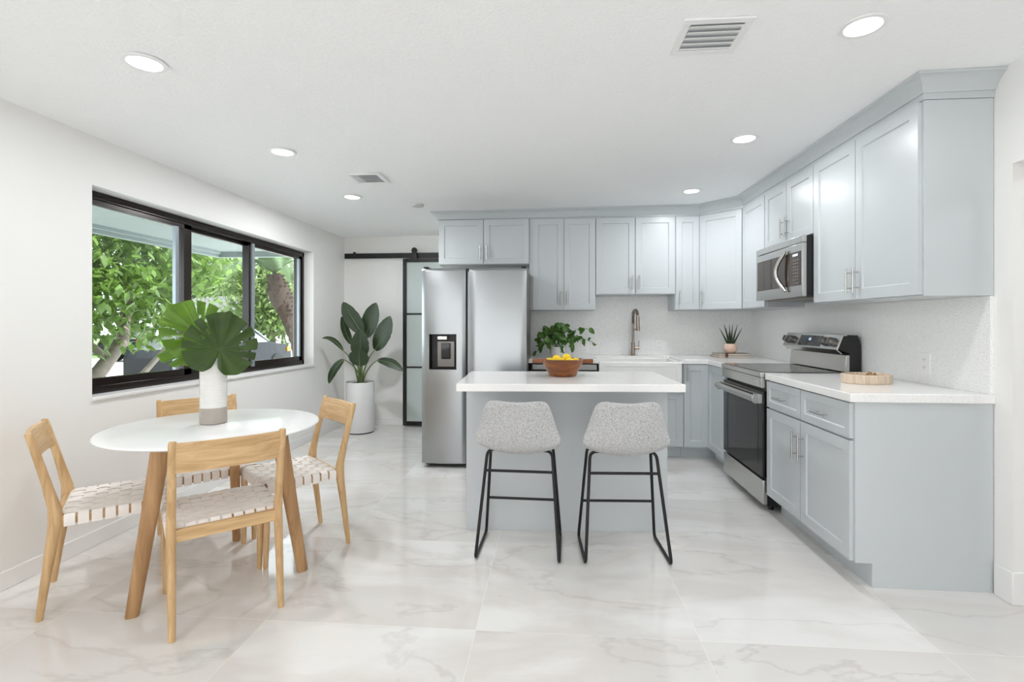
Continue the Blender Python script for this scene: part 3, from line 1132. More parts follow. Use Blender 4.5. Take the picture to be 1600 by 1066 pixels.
LP = [(-1.70, 1.955, 'leftmost and nearest round recessed ceiling light, above dining table'),
      (-1.71, 3.04, 'round recessed ceiling light above the side window, middle of the left row'),
      (-1.72, 4.17, 'round recessed ceiling light at the far end of the left row, by the small vent'),
      (1.185, 2.005, 'large-looking round recessed ceiling light nearest the right cabinets'),
      (1.178, 3.17, 'round recessed ceiling light in the middle of the kitchen row'),
      (1.192, 4.39, 'round recessed ceiling light above the far kitchen corner')]
M['lens'] = emit('glowing_lens', (1, .98, .95, 1), 5)
ld0 = None
for (x, y, lab) in LP:
    if ld0 is None:
        t = thing('recessed_light', lab, 'light', (x, y, zc(x) - .001), 0, 'recessed ceiling lights')
        MB().lathe([(.082, 0), (.080, -.004), (.064, -.006), (.062, -.002), (.062, 0)], 36).build('trim_ring', M['plate'], t)
        MB().lathe([(.0615, -.001), (.0615, -.0035), (.0, -.0035)], 36).build('lens', M['lens'], t)
        d = bpy.data.lights.new('downlight', 'AREA')
        d.shape = 'DISK'
        d.size = .12
        d.energy = 4.5
        d.spread = math.radians(176)
        d.color = (.96, .98, 1)
        lo = bpy.data.objects.new('downlight', d)
        COL.objects.link(lo)
        lo.parent = t
        lo.location = (0, 0, -.012)
        ld0 = t
    else:
        t = copy_tree(ld0)
        t.location = (x, y, zc(x) - .001)
        t['label'] = lab
        for c_ in t.children:
            if c_.type == 'LIGHT':
                c_.data = c_.data.copy()
                c_.data.energy = (3.6 if y < 2.5 else (4.8 if y < 3.6 else 17)) if x < 0 else (4.5 if y < 2.5 else (5.5 if y < 3.6 else 7))

# ------------------------------------------------------------------ barn door
bd = thing('barn_door', 'sliding black-framed frosted glass barn door beside the refrigerator', 'door', (-1.794, YW - .09, 0))
m = MB()
DW, DH, z0 = .92, 2.02, .015
m.box(0, .045, 0, .035, z0, DH).box(DW - .045, DW, 0, .035, z0, DH).box(.045, DW - .045, 0, .035, z0, z0 + .05).box(.045, DW - .045, 0, .035, DH - .045, DH)
m.box(.045, DW - .045, .004, .031, 1.345, 1.365).box(.045, DW - .045, .004, .031, .705, .725)
m.build('frame', M['black'], bd, bev=.002)
for (a, b) in ((z0 + .05, .705), (.725, 1.345), (1.365, DH - .045)):
    MB().box(.045, DW - .045, .014, .021, a, b).build('glass_panel', M['frost'], bd)
m = MB()
for x in (.14, .78):
    m.prism_axis([(x - .045, DH - .03), (x + .045, DH - .03), (x + .045, DH - .02), (x + .018, DH + .12), (x - .018, DH + .12), (x - .045, DH - .02)], -.012, -.001, 'y')
    m.tube([(x, -.001, DH + .10), (x, .022, DH + .10)], .034, 20)
    m.build('roller_hanger', M['black'], bd, bev=.001)
    m = MB()
rl = thing('barn_door_rail', 'long black sliding-door rail mounted high on the back wall', 'rail', (-2.53, YW - .045, 2.065))
m = MB().box(0, 1.75, -.008, .0, -.028, .028)
m.box(0, 1.75, .0, .010, -.033, -.026)
m.build('bar', M['black'], rl, bev=.001)
m = MB()
for x in (.02, .55, 1.1, 1.7):
    MB().tube([(x, -.012, 0), (x, .044, 0)], .010, 10).build('standoff', M['black'], rl)
MB().box(.11, .14, -.014, -.0085, .0, .045).build('end_stop', M['black'], rl)

# ------------------------------------------------------------------ dining table
TC = Vector((-1.652, 2.33, 0))
tb = thing('dining_table', 'round white-topped dining table with splayed oak legs', 'table', TC)
MB().lathe([(.36, .712), (.40, .714), (.470, .731), (.474, .736), (.472, .741), (.466, .743), (0, .743)], 96).build('tabletop', M['white'], tb, ang=50)
legs = [((-.125, -.352), (-.035, -.30)), ((.398, .085), (.335, -.02)), ((-.155, .395), (-.09, .27))]
for (fx, fy), (tx, ty) in legs:
    rr = []
    d = Vector((tx - fx, ty - fy, 0)).normalized()
    n = Vector((-d.y, d.x, 0))
    for s, a, b in ((0, .024, .019), (.01, .026, .021), (.5, .031, .024), (.98, .038, .027), (1, .038, .027)):
        c = Vector((fx, fy, 0)).lerp(Vector((tx, ty, .712)), s)
        ring = []
        for k in range(20):
            an = 2 * PI * k / 20
            ca, sa = math.cos(an), math.sin(an)
            e_ = .75
            ring.append(c + d * a * math.copysign(abs(ca) ** e_, ca) + n * b * math.copysign(abs(sa) ** e_, sa))
        rr.append(ring)
    MB().loft(rr).build('leg', M['toak'], tb)
m = MB()
for (fx, fy), (tx, ty) in legs:
    a = Vector((tx, ty)).normalized()
    n = Vector((-a.y, a.x))
    r = math.hypot(tx, ty)
    p = [a * .01 + n * .022, a * .01 - n * .022, a * (r + .01) - n * .022, a * (r + .01) + n * .022]
    m.prism([(q.x, q.y) for q in p], .662 + random.random() * .001, .7118)
m.build('apron_beam', M['toak'], tb, bev=.002)

# ------------------------------------------------------------------ dining chairs
def chair_proto():
    t = thing('dining_chair', 'x', 'chair', (0, 0, 0))
    HW = .1975

    def post(s):
        x = s * HW
        P_ = [(0, -.002, 0, .0125, .0125), (.02, .000, 0, .0135, .0135), (.20, .022, 0, .0155, .017), (.36, .043, 0, .0175, .022), (.41, .050, 0, .0175, .026),
              (.46, .046, 0, .017, .023), (.55, .025, 0, .016, .018), (.66, -.002, 0, .0155, .016), (.775, -.032, 0, .0145, .0145), (.787, -.035, 0, .012, .012)]
        rings = []
        for (z, y, _, a, b) in P_:
            rings.append([(x + a * math.cos(2 * PI * k / 18), y + b * math.sin(2 * PI * k / 18), z) for k in range(18)])
        return MB().loft(rings)
    for s in (-1, 1):
        post(s).build('rear_leg', M['oak_z'], t, ang=50)
    for s in (-1, 1):
        x = s * HW
        pts = [(x * .99, .435, 0), (x * .99, .435, .01), (x, .43, .22), (x, .43, .395)]
        MB().tube(pts, [.011, .0125, .0155, .0175], 18).build('front_leg', M['oak_z'], t)
    # curved backrest board
    n = 14
    rings = []
    for k in range(n + 1):
        u = -1 + 2 * k / n
        x = u * (HW - .006)
        bow = -.022 * (1 - u * u)
        r = []
        for (z, yy, th) in ((.658, -.004, .008), (.665, -.004, .010), (.77, -.030, .010), (.779, -.032, .008)):
            r.append((x, yy + bow - th, z))
        for (z, yy, th) in ((.779, -.032, .008), (.77, -.030, .010), (.665, -.004, .010), (.658, -.004, .008)):
            r.append((x, yy + bow + th, z))
        rings.append(r)
    MB().loft(rings).build('backrest', M['oak_x'], t, ang=50)
    # seat frame
    m = MB()
    m.box(-HW + .008, HW - .008, .036, .060, .368, .418)
    sf = m.build('rear_seat_rail', M['oak_x'], t, bev=.004)
    m = MB()
    for s in (-1, 1):
        m.box(s * HW - .011, s * HW + .011, .070, .42, .386, .424)
    m.box(-HW + .012, HW - .012, .414, .438, .386, .424)
    m.build('seat_frame', M['oak_x'], t, bev=.004)
    # woven seat: straps over and under
    m = MB()
    y0, y1 = .062, .446
    x0, x1 = -.2125, .2125
    nx_, ny_ = 9, 8
    px = (x1 - x0 - .036) / nx_
    py = (y1 - y0 - .02) / ny_
    zt_ = .430
    th = .0022

    def sag(x, y):
        return -.010 * (1 - (x / .21) ** 2) * (1 - ((y - .25) / .20) ** 2)

    def ribbon(pts, wv):
        wv = Vector(wv)
        n = len(pts)
        vs = []
        for i, p in enumerate(pts):
            p = Vector(p)
            tt = (Vector(pts[min(i + 1, n - 1)]) - Vector(pts[max(i - 1, 0)])).normalized()
            nn = tt.cross(wv).normalized()
            for a, b in ((-1, -1), (1, -1), (1, 1), (-1, 1)):
                vs.append(p + wv * a + nn * b * th / 2)
        fs = [(i * 4 + k, i * 4 + (k + 1) % 4, i * 4 + 4 + (k + 1) % 4, i * 4 + 4 + k) for i in range(n - 1) for k in range(4)]
        fs += [(3, 2, 1, 0), tuple((n - 1) * 4 + k for k in range(4))]
        m.add(vs, fs)
    for j in range(ny_):                       # side to side straps, wrapped down both sides
        y = y0 + .01 + py * (j + .5)
        pts = [(x0 - .001, y, .380), (x0 - .002, y, .395), (x0 - .002, y, .420), (x0 + .004, y, zt_ - .001)]
        for i in range(nx_):
            xm = x0 + .018 + px * (i + .5)
            up = 1 if (i + j) % 2 else -1
            for dx in (-.28, .28):
                xx = xm + dx * px
                pts.append((xx, y, zt_ + sag(xx, y) + up * .0024))
        pts += [(x1 - .004, y, zt_ - .001), (x1 + .002, y, .420), (x1 + .002, y, .395), (x1 + .001, y, .380)]
        ribbon(pts, (0, py * .405, 0))
    for i in range(nx_):                       # front to back straps, wrapped over the front
        x = x0 + .018 + px * (i + .5)
        pts = [(x, y0, .412), (x, y0 - .001, .422), (x, y0 + .006, zt_ - .001)]
        for j in range(ny_):
            ym = y0 + .01 + py * (j + .5)
            up = -1 if (i + j) % 2 else 1
            for dy in (-.28, .28):
                yy = ym + dy * py
                pts.append((x, yy, zt_ + sag(x, yy) + up * .0024))
        pts += [(x, y1 - .006, zt_ - .001), (x, y1, .420), (x, y1, .395), (x, y1 - .001, .380)]
        ribbon(pts, (px * .405, 0, 0))
    m.build('woven_seat', M['strap'], t, ang=60)
    return t


ch = chair_proto()


def place_chair(o, p1, p2, face, label):
    c = (Vector(p1) + Vector(p2)) / 2
    ang = math.atan2(face[1], face[0]) - PI / 2
    o.location = (c.x, c.y, 0)
    o.rotation_euler[2] = ang
    o['label'] = label
    o['group'] = 'oak dining chairs around the round table'


place_chair(ch, (-1.483, 1.834), (-1.189, 2.10), (-.672, .741), 'oak dining chair with woven seat nearest the camera, back turned toward the viewer')
c2 = copy_tree(ch)
place_chair(c2, (-2.134, 1.917), (-2.397, 2.223), (.758, .652), 'oak dining chair with woven seat at far left, seen from its side')
c3 = copy_tree(ch)
place_chair(c3, (-1.159, 2.742), (-1.441, 3.001), (-.676, -.737), 'oak dining chair with woven seat on the right, towards the potted plant')
c4 = copy_tree(ch)
place_chair(c4, (-2.17 - .135, 2.905 - .145), (-2.17 + .135, 2.905 + .145), (.73, -.683), 'oak dining chair behind the table, under the window, mostly hidden')

# ------------------------------------------------------------------ vase + monstera
vs_ = thing('vase', 'tall cylindrical white ribbed vase with taupe base on the table', 'vase', (-1.698, 2.376, .743))
prof = [(.0, .002), (.058, .002), (.0605, .006)]
z = .006
while z < .075:
    prof += [(.0605, z + .002), (.0622, z + .004), (.0605, z + .006)]
    z += .0062
MB().lathe(prof + [(.060, z), (0, z)], 40).build('base_band', M['ceramic2'], vs_, ang=60)['label'] = 'taupe grey ribbed lower band'
prof = [(.0, z + .0005), (.0602, z + .0005)]
while z < .318:
    prof += [(.0602, z + .003), (.0614, z + .005), (.0602, z + .007)]
    z += .0078
prof += [(.059, z + .004), (.055, z + .006), (.053, z + .002), (.052, z - .05), (0, z - .05)]
MB().lathe(prof, 40).build('body', M['ceramic'], vs_, ang=60)


def monstera(name, mt, attach, tipdir, normal, L, Wd, label, stem_base, seed, fen=True):
    rnd = random.Random(seed)
    up = Vector(tipdir).normalized()
    nn = Vector(normal).normalized()
    nn = (nn - up * nn.dot(up)).normalized()
    side = up.cross(nn)
    t = thing(name, label, 'leaf', attach)
    m = MB()
    NT_, NR = 260, 12
    # slits at given angles from tip direction
    slits = [(s * a, d_) for s in (-1, 1) for a, d_ in ((.62, .56), (1.0, .5), (1.38, .5), (1.78, .55))]
    slits = [(a + rnd.uniform(-.05, .05), d_) for a, d_ in slits]

    def R(th):
        # cordate outline: th from the tip, backwards lobes around the petiole
        a = abs(th)
        x = [0, .4, .9, 1.4, 1.9, 2.4, 2.75, 3.0, PI]
        y = [1.0, .97, .94, .90, .86, .80, .70, .50, .14]
        for i in range(len(x) - 1):
            if a <= x[i + 1]:
                q = (a - x[i]) / (x[i + 1] - x[i])
                r = y[i] + (y[i + 1] - y[i]) * q
                break
        if a < .12:
            r += .06 * (1 - a / .12)
        return r
    vs = [(0, 0, 0)]
    cut = []
    for k in range(NT_ + 1):
        th = -PI + 2 * PI * k / NT_
        r = R(th)
        for a, d_ in slits:
            dd = abs(th - a)
            if dd < .032:
                r = min(r, R(th) * (d_ + (1 - d_) * (dd / .032) ** 1.5 * .8))
        for j in range(1, NR + 1):
            q = j / NR * r
            x_, y_ = math.sin(th) * q * Wd, math.cos(th) * q * L
            ridge = .009 * math.cos(th * 11) * q * min(1, q * 2)
            z_ = ridge + .10 * L * (-(x_ / max(Wd, .01)) ** 2 * 1.3) - .25 * L * max(0, y_ / L) ** 2 * .5 + .02 * math.cos(th) * 0 + (.03 * abs(x_) / Wd if 1 else 0)
            p = side * x_ + up * y_ + nn * z_
            vs.append(tuple(p))
    fs = []
    hol = []
    for a in (-.75, -1.1, -1.45, .75, 1.1, 1.45, 1.8):
        if rnd.random() < .7:
            hol.append((a, rnd.choice([4, 5])))
    for k in range(NT_):
        th = -PI + 2 * PI * (k + .5) / NT_
        b0, b1 = 1 + k * NR, 1 + (k + 1) * NR
        fs.append((0, b0, b1))
        for j in range(NR - 1):
            if fen and any(abs(th - a) < .05 and j in (q, q + 1) for a, q in hol):
                continue
            fs.append((b0 + j, b0 + j + 1, b1 + j + 1, b1 + j))
    m.add(vs, fs)
    m.build('blade', mt, t, ang=70)
    m = MB()
    veins = [0] + [s * a for s in (-1, 1) for a in (.38, .75, 1.1, 1.45, 1.8, 2.3)]
    for a in veins:
        pts = []
        for j in range(8):
            q = .92 * R(a) * j / 7
            x_, y_ = math.sin(a) * q * Wd, math.cos(a) * q * L
            ridge = .009 * math.cos(a * 11) * q * min(1, q * 2)
            z_ = ridge + .10 * L * (-(x_ / max(Wd, .01)) ** 2 * 1.3) - .25 * L * max(0, y_ / L) ** 2 * .5 + .03 * abs(x_) / Wd
            pts.append(side * x_ + up * y_ + nn * (z_ + .0008))
        m.tube(pts, [.0016 - .00015 * j for j in range(8)], 5)
    m.build('vein', M['stem'], t)
    sb = Vector(stem_base) - Vector(attach)
    m = MB()
    mid = sb * .45 + Vector((0, 0, .02))
    P3 = [(1 - s) ** 2 * Vector((0, 0, 0)) + 2 * s * (1 - s) * mid + s * s * sb for s in [i / 10 for i in range(11)]]
    m.tube(P3, .0035, 8)
    m.build('stalk', M['stem'], t)
    return t


vb = (-1.698, 2.376, .86)
toC = Vector((1.65, -2.35, 0)).normalized()
monstera('monstera_leaf', M['mons1'], (-1.785, 2.40, 1.185), Vector((-.55, -.35, .75)), toC + Vector((0, 0, .25)), .195, .175, 'bright green monstera leaf standing at left in the vase', (-1.71, 2.39, .86), 3)
monstera('monstera_leaf', M['mons2'], (-1.632, 2.33, 1.115), Vector((.22, .1, .97)), toC + Vector((.25, 0, .05)), .185, .185, 'dark glossy split monstera leaf at right, drooping over the vase rim', (-1.685, 2.365, .86), 8)
monstera('monstera_leaf', M['mons1'], (-1.76, 2.43, 1.125), Vector((-.93, -.28, -.12)), toC + Vector((-.1, 0, .9)), .24, .14, 'yellow-green monstera leaf lying low behind the vase, pointing left', (-1.70, 2.40, .86), 12, False)

# ------------------------------------------------------------------ blades for other plants


def blade(m, base, ctrl, tip, width, nrm, n=12, shape=1.0, fold=.12, rag=0):
    B, C_, T_ = Vector(base), Vector(ctrl), Vector(tip)
    nrm = Vector(nrm).normalized()
    vs = []
    for i in range(n + 1):
        s = i / n
        p = (1 - s) ** 2 * B + 2 * s * (1 - s) * C_ + s * s * T_
        tt = (2 * (1 - s) * (C_ - B) + 2 * s * (T_ - C_))
        if tt.length < 1e-6:
            tt = T_ - B
        tt.normalize()
        sd = tt.cross(nrm).normalized()
        nu = sd.cross(tt).normalized()
        w = width * math.sin(PI * min(1, s ** shape * .97 + .03)) ** .62
        if i == n:
            w = width * .03
        rj = 1 - rag * random.random() * .3
        vs += [p - sd * w * rj + nu * w * fold, p - sd * w * .5 * rj + nu * w * fold * .3, p, p + sd * w * .5 * rj + nu * w * fold * .3, p + sd * w * rj + nu * w * fold]
    fs = [(i * 5 + k, i * 5 + k + 1, i * 5 + 6 + k, i * 5 + 5 + k) for i in range(n) for k in range(4)]
    m.add(vs, fs)
    return [((1 - s) ** 2 * B + 2 * s * (1 - s) * C_ + s * s * T_) for s in [i / n for i in range(n + 1)]]


# bird of paradise in white pot
pc = Vector((-2.195, 5.545, 0))
pp = thing('potted_plant', 'tall bird-of-paradise plant with large dark leaves in the back corner', 'plant', pc)
MB().lathe([(.0, .0), (.148, .0), (.150, .012), (.155, .02), (.158, .57), (.156, .577), (.146, .575), (.145, .54), (0, .54)], 48).build('pot', M['pot'], pp)
MB().lathe([(.149, -.0), (.151, .004), (.151, .010), (.149, .012)], 48).build('pot_base_ring', M['dark'], pp)
MB().lathe([(.144, .545), (.10, .56), (0, .565)], 30).build('soil', M['soil'], pp)


def PX(u, v, y):     # point of the room on a view line, used once for laying out the leaf tips
    a = (u - 802.15) / 778.1
    c, s = math.cos(PSI), math.sin(PSI)
    d = Vector((a * c - s, a * s + c, -(v - 505.06) / 778.1))
    k = y / d.y
    return Vector((d.x * k, y, 1.2446 + d.z * k)) - pc


LV = [  # base px, tip px, half width, depth, bend
    ((567, 522), (536, 472), .085, 5.52, (-.03, 0, .02), (0, -1, .15)),
    ((571, 528), (588, 473), .095, 5.58, (.0, 0, .02), (0, -1, .1)),
    ((586, 547), (610, 494), .10, 5.50, (.03, 0, .0), (-.2, -1, .1)),
    ((549, 538), (534, 494), .045, 5.62, (-.03, 0, .0), (.8, -1, 0)),
    ((563, 562), (563, 514), .10, 5.44, (0, 0, 0), (0, -1, -.1)),
    ((562, 572), (561, 545), .11, 5.33, (0, .0, .02), (0, -1, .5)),
    ((536, 548), (503, 529), .035, 5.28, (.0, 0, .10), (.3, -.6, 1)),
    ((537, 562), (514, 600), .05, 5.28, (-.05, 0, .02), (-.3, -1, .2)),
    ((590, 563), (630, 581), .05, 5.46, (.03, 0, .05), (-.1, -1, .6)),
]
for (bp, tp_, w, y, bend, nr) in LV:
    b = PX(bp[0], bp[1], y)
    e_ = PX(tp_[0], tp_[1], y - .05)
    m = MB()
    mid = (b + e_) / 2 + Vector(bend)
    rib = blade(m, b, mid, e_, w * 1.1, nr, 16, .9, .14, rag=.25)
    lf = m.build('leaf', M['leafdk'], pp, ang=60)
    m = MB()
    r0 = Vector((random.uniform(-.03, .03), random.uniform(-.03, .03), .555))
    rt = (b - r0)
    c1 = r0 + Vector((rt.x * .25, rt.y * .25, rt.z * .7))
    st = [(1 - s) ** 2 * r0 + 2 * s * (1 - s) * c1 + s * s * b for s in [i / 10 for i in range(11)]]
    m.tube(st, [.011 - .0006 * i for i in range(11)], 8)
    m.tube([p + Vector((0, -.002, 0)) for p in rib], [.004 - .0002 * i for i in range(len(rib))], 6)
    m.build('stalk', M['rib'], lf)

# trailing pothos behind the bowl
pt = Vector((.052, 4.93, CT1))
po = thing('trailing_plant', 'bushy green trailing plant in a small pot on the counter behind the wooden bowl', 'plant', pt)
MB().lathe([(0, .001), (.055, .001), (.075, .02), (.08, .09), (.078, .10), (.070, .098), (.068, .085), (0, .085)], 28).build('pot', M['ceramic'], po)
leafm, stemm = MB(), MB()
vines = []
rnd = random.Random(5)
ends = [(-.22, -.02, .15), (-.21, .05, .04), (-.19, -.08, .22), (-.15, -.1, .27), (-.05, -.1, .29), (.03, -.05, .31), (.10, -.1, .27), (.15, -.05, .24), (.20, -.06, .19),
        (.24, 0, .15), (.30, -.03, .27), (.36, -.02, .13), (-.1, -.16, .12), (.05, -.17, .06), (.14, -.15, .09), (-.18, -.14, .10), (0, -.14, .20), (.08, .06, .28), (-.12, .08, .26), (.02, .1, .3)]
for (ex, ey, ez) in ends:
    e_ = Vector((ex, ey, ez))
    c_ = Vector((ex * .5, ey * .5, max(.24, ez + .06)))
    b = Vector((rnd.uniform(-.03, .03), rnd.uniform(-.03, .03), .085))
    pts = [(1 - s) ** 2 * b + 2 * s * (1 - s) * c_ + s * s * e_ for s in [i / 12 for i in range(13)]]
    stemm.tube(pts, .002, 5)
    nl = 7 if abs(ex) < .28 else 5
    for k in range(nl):
        s = .35 + .65 * k / (nl - 1)
        i = min(12, int(s * 12))
        p = pts[i]
        d = Vector((rnd.uniform(-1, 1), rnd.uniform(-1, .5), rnd.uniform(-.9, .5))).normalized()
        L_ = rnd.uniform(.042, .066)
        blade(leafm, p, p + d * L_ * .5 + Vector((0, 0, .012)), p + d * L_ + Vector((0, 0, -.012)), L_ * .42, (rnd.uniform(-.6, .6), -1, rnd.uniform(.1, 1)), 6, .62, .15)
stemm.build('stem', M['stem'], po)
tag(leafm.build('foliage', M['pothos'], po, ang=60), kind='stuff')

# snake plant on books
bk = Vector((1.712, 4.965, CT1))


def book(label, x0, x1, y0, y1, z0, z1, rz):
    t = thing('book', label, 'book', bk + Vector((0, 0, z0)), rz)
    h = z1 - z0
    m = MB().box(x0, x1, y0, y1, 0, .003).box(x0, x1, y0, y1, h - .003, h).box(x0, x1, y1 - .003, y1, .003, h - .003)
    m.build('cover', M['book'], t)
    MB().box(x0 + .004, x1 - .004, y0 + .004, y1 - .003, .003, h - .003).build('pages', M['page'], t)
    return t


book('lower grey book lying flat under the small blush pot', -.145, .175, -.10, .12, .0005, .021, .05)
b2 = book('upper grey book on which the small blush pot stands', -.135, .165, -.095, .11, .0215, .041, -.04)
tag(MB().box(1.63, 1.655, 4.848, 4.852, CT1 + .006, CT1 + .046).build('book_strap', M['brown']), 'small brown leather tab hanging on the grey books', 'strap')
sp_ = thing('small_plant', 'spiky snake plant in a round blush pot on stacked books', 'plant', (1.708, 4.94, CT1 + .0415))
MB().lathe([(0, 0), (.032, 0), (.050, .012), (.062, .040), (.060, .066), (.050, .088), (.046, .092), (.042, .088), (0, .082)], 32).build('pot', M['pink'], sp_)
m = MB()
rnd = random.Random(2)
for (dx, dz, dy) in ((-.105, .245, 0), (-.07, .285, -.02), (-.04, .25, .02), (-.015, .28, -.01), (.02, .285, 0), (.045, .24, -.02), (.07, .28, .01), (.108, .245, 0), (.0, .2, -.04), (-.03, .21, -.03), (.03, .23, .03)):
    b = Vector((dx * .22, dy * .3, .082))
    e_ = Vector((dx, dy, dz))
    c_ = Vector((dx * .45, dy * .6, dz * .55))
    pts = [(1 - s) ** 2 * b + 2 * s * (1 - s) * c_ + s * s * e_ for s in [i / 8 for i in range(9)]]
    m.tube(pts, [.008, .009, .009, .0085, .0075, .006, .0045, .003, .0005], 6)
m.build('leaf', M['snake'], sp_)

# ------------------------------------------------------------------ bowl + lemons
bw = thing('wooden_bowl', 'dark acacia wooden bowl with long side handles, on the island', 'bowl', (.063, 3.135, .914))
MB().lathe([(0, 0), (.080, 0), (.084, .004), (.128, .088), (.132, .104), (.126, .108), (.120, .104), (.112, .085), (.076, .016), (0, .014)], 48).build('body', M['bowl'], bw)
for s in (-1, 1):
    m = MB()
    p = [(s * .122, -.03), (s * .150, -.024), (s * .180, -.018), (s * .190, -.008), (s * .190, .008), (s * .180, .018), (s * .150, .024), (s * .122, .03)]
    m.prism(p if s > 0 else p[::-1], .080, .1065)
    m.build('side_handle', M['bowl'], bw, bev=.005)
rnd = random.Random(4)
LE = [(-.072, -.035, .080), (-.015, -.055, .083), (.045, -.045, .083), (.08, .01, .080), (.025, .012, .105), (-.035, .02, .096), (-.075, .03, .078), (.02, .065, .08)]
names = ['lemon at the left front of the wooden bowl', 'lemon at the centre front of the wooden bowl', 'lemon at the right front of the wooden bowl', 'lemon at the right edge of the wooden bowl',
         'topmost lemon of the heap in the wooden bowl', 'lemon in the middle of the bowl, left of the topmost one', 'lemon at the left back of the wooden bowl', 'lemon at the back of the wooden bowl']
lem = None
for (x, y, z), lb in zip(LE, names):
    if lem is None:
        lem = MB().lathe([(0, -.036), (.006, -.035), (.009, -.031), (.020, -.024), (.0265, -.010), (.027, .006), (.021, .021), (.010, .030), (.006, .034), (0, .036)], 20).build('lemon', M['lemon'], ang=60)
        o = lem
    else:
        o = lem.copy()
        COL.objects.link(o)
    o.location = (.063 + x, 3.135 + y, .914 + z + .006)
    o.rotation_euler = (rnd.uniform(1.1, 2), rnd.uniform(-.4, .4), rnd.uniform(0, 3))
    tag(o, lb, 'lemon', 'lemons in the wooden bowl')

# ------------------------------------------------------------------ wooden tray with potpourri
tr = thing('wooden_tray', 'oval whitewashed wooden tray with raised rim on the right counter', 'tray', (1.735, 2.905, CT1), math.radians(12))
MB().lathe([(0, 0), (.128, 0), (.133, .004), (.136, .046), (.132, .05), (.122, .05), (.119, .044), (.117, .012), (0, .012)], 56, sx=1.0, sy=.72).build('rim', M['tray'], tr)
m = MB()
rnd = random.Random(9)
for k in range(170):
    a, r = rnd.uniform(0, 2 * PI), rnd.random() ** .5 * .07
    h = .016 + rnd.random() * .045 * (1 - r / .08)
    c = Vector((.02 + r * math.cos(a), r * .75 * math.sin(a), h))
    d = Vector((rnd.uniform(-1, 1), rnd.uniform(-1, 1), rnd.uniform(-.6, .9))).normalized() * rnd.uniform(.008, .016)
    m.tube([c - d, c + Vector((0, 0, .003)), c + d], [.001, .0035, .001], 5)
tag(m.build('potpourri', M['moss']), 'heap of dried brown potpourri lying in the oval wooden tray', 'potpourri', kind='stuff').location = (1.735, 2.905, CT1)

# ------------------------------------------------------------------ bar stools


def stool_proto():
    t = thing('bar_stool', 'x', 'stool', (0, 0, 0))
    V = [(-.205, .836, .136, .0), (-.204, .828, .162, .010), (-.202, .80, .176, .02), (-.198, .74, .192, .035), (-.192, .68, .208, .05), (-.182, .62, .227, .06), (-.155, .578, .230, .05),
         (-.11, .555, .218, .045), (-.04, .548, .21, .035), (.04, .548, .205, .03), (.11, .553, .20, .024), (.155, .560, .188, .015), (.175, .563, .165, .008)]
    n = 12
    m = MB()
    vs = []
    for i, (y, z, w, c) in enumerate(V):
        back = max(0, min(1, (z - .56) / .10)) if y < -.05 else 0
        for k in range(n + 1):
            u = -1 + 2 * k / n
            q = abs(u) ** 2.2
            top = -.008 * (1 - q) if i < 2 else 0
            vs.append((u * w, y + c * q * back * 1.3, z + c * q * (1 - back) * 1.1 + (-q * .014 if i == 0 else 0) + (-.004 * (1 - q) if i < 2 else 0)))
    N_ = n + 1
    fs = [(i * N_ + k, i * N_ + k + 1, (i + 1) * N_ + k + 1, (i + 1) * N_ + k) for i in range(len(V) - 1) for k in range(n)]
    m.add(vs, fs)
    o = m.build('seat_shell', M['fabric'], t, ang=180)
    so = o.modifiers.new('thick', 'SOLIDIFY')
    so.thickness = .036
    so.offset = 0
    su = o.modifiers.new('smooth', 'SUBSURF')
    su.levels = 2
    su.render_levels = 2
    m = MB()
    r = .0085

    def rounded(pts, rad=.035):
        out = [Vector(pts[0])]
        for i in range(1, len(pts) - 1):
            p, a, b = Vector(pts[i]), Vector(pts[i - 1]), Vector(pts[i + 1])
            da, db = (a - p).normalized(), (b - p).normalized()
            rr = min(rad, (a - p).length * .45, (b - p).length * .45)
            for k in range(6):
                s = k / 5
                q = (1 - s) ** 2 * (p + da * rr) + 2 * s * (1 - s) * p + s * s * (p + db * rr)
                out.append(q)
        out.append(Vector(pts[-1]))
        return out
    for s in (-1, 1):
        pts = [(s * .10, -.045, .549), (s * .178, -.050, .545), (s * .219, -.198, .0085), (s * .219, .150, .0085), (s * .178, .075, .545), (s * .10, .072, .549)]
        MB().tube(rounded(pts), r, 12).build('side_frame', M['black'], t)
    f = lambda z, s, rear: (s * (.178 + .041 * (1 - z / .527)), (-.050 - .148 * (1 - z / .527)) if rear else (.075 + .075 * (1 - z / .527)), z)
    MB().tube([f(.438, -1, True), f(.438, 1, True)], .0075, 10).build('rear_stretcher', M['black'], t)
    MB().tube([f(.222, -1, False), f(.222, 1, False)], .0075, 10).build('footrest', M['black'], t)
    MB().box(-.12, .12, -.06, .09, .540, .550).build('seat_plate', M['black'], t)
    return t


s1 = stool_proto()
s1.location = (-.178, 2.778, 0)
s1.rotation_euler[2] = math.radians(-2)
s1['label'] = 'grey tweed counter stool on black sled legs, left of the two'
s1['group'] = 'grey counter stools at the island'
s2 = copy_tree(s1)
s2.location = (.378, 2.785, 0)
s2.rotation_euler[2] = math.radians(3)
s2['label'] = 'grey tweed counter stool on black sled legs, right of the two'

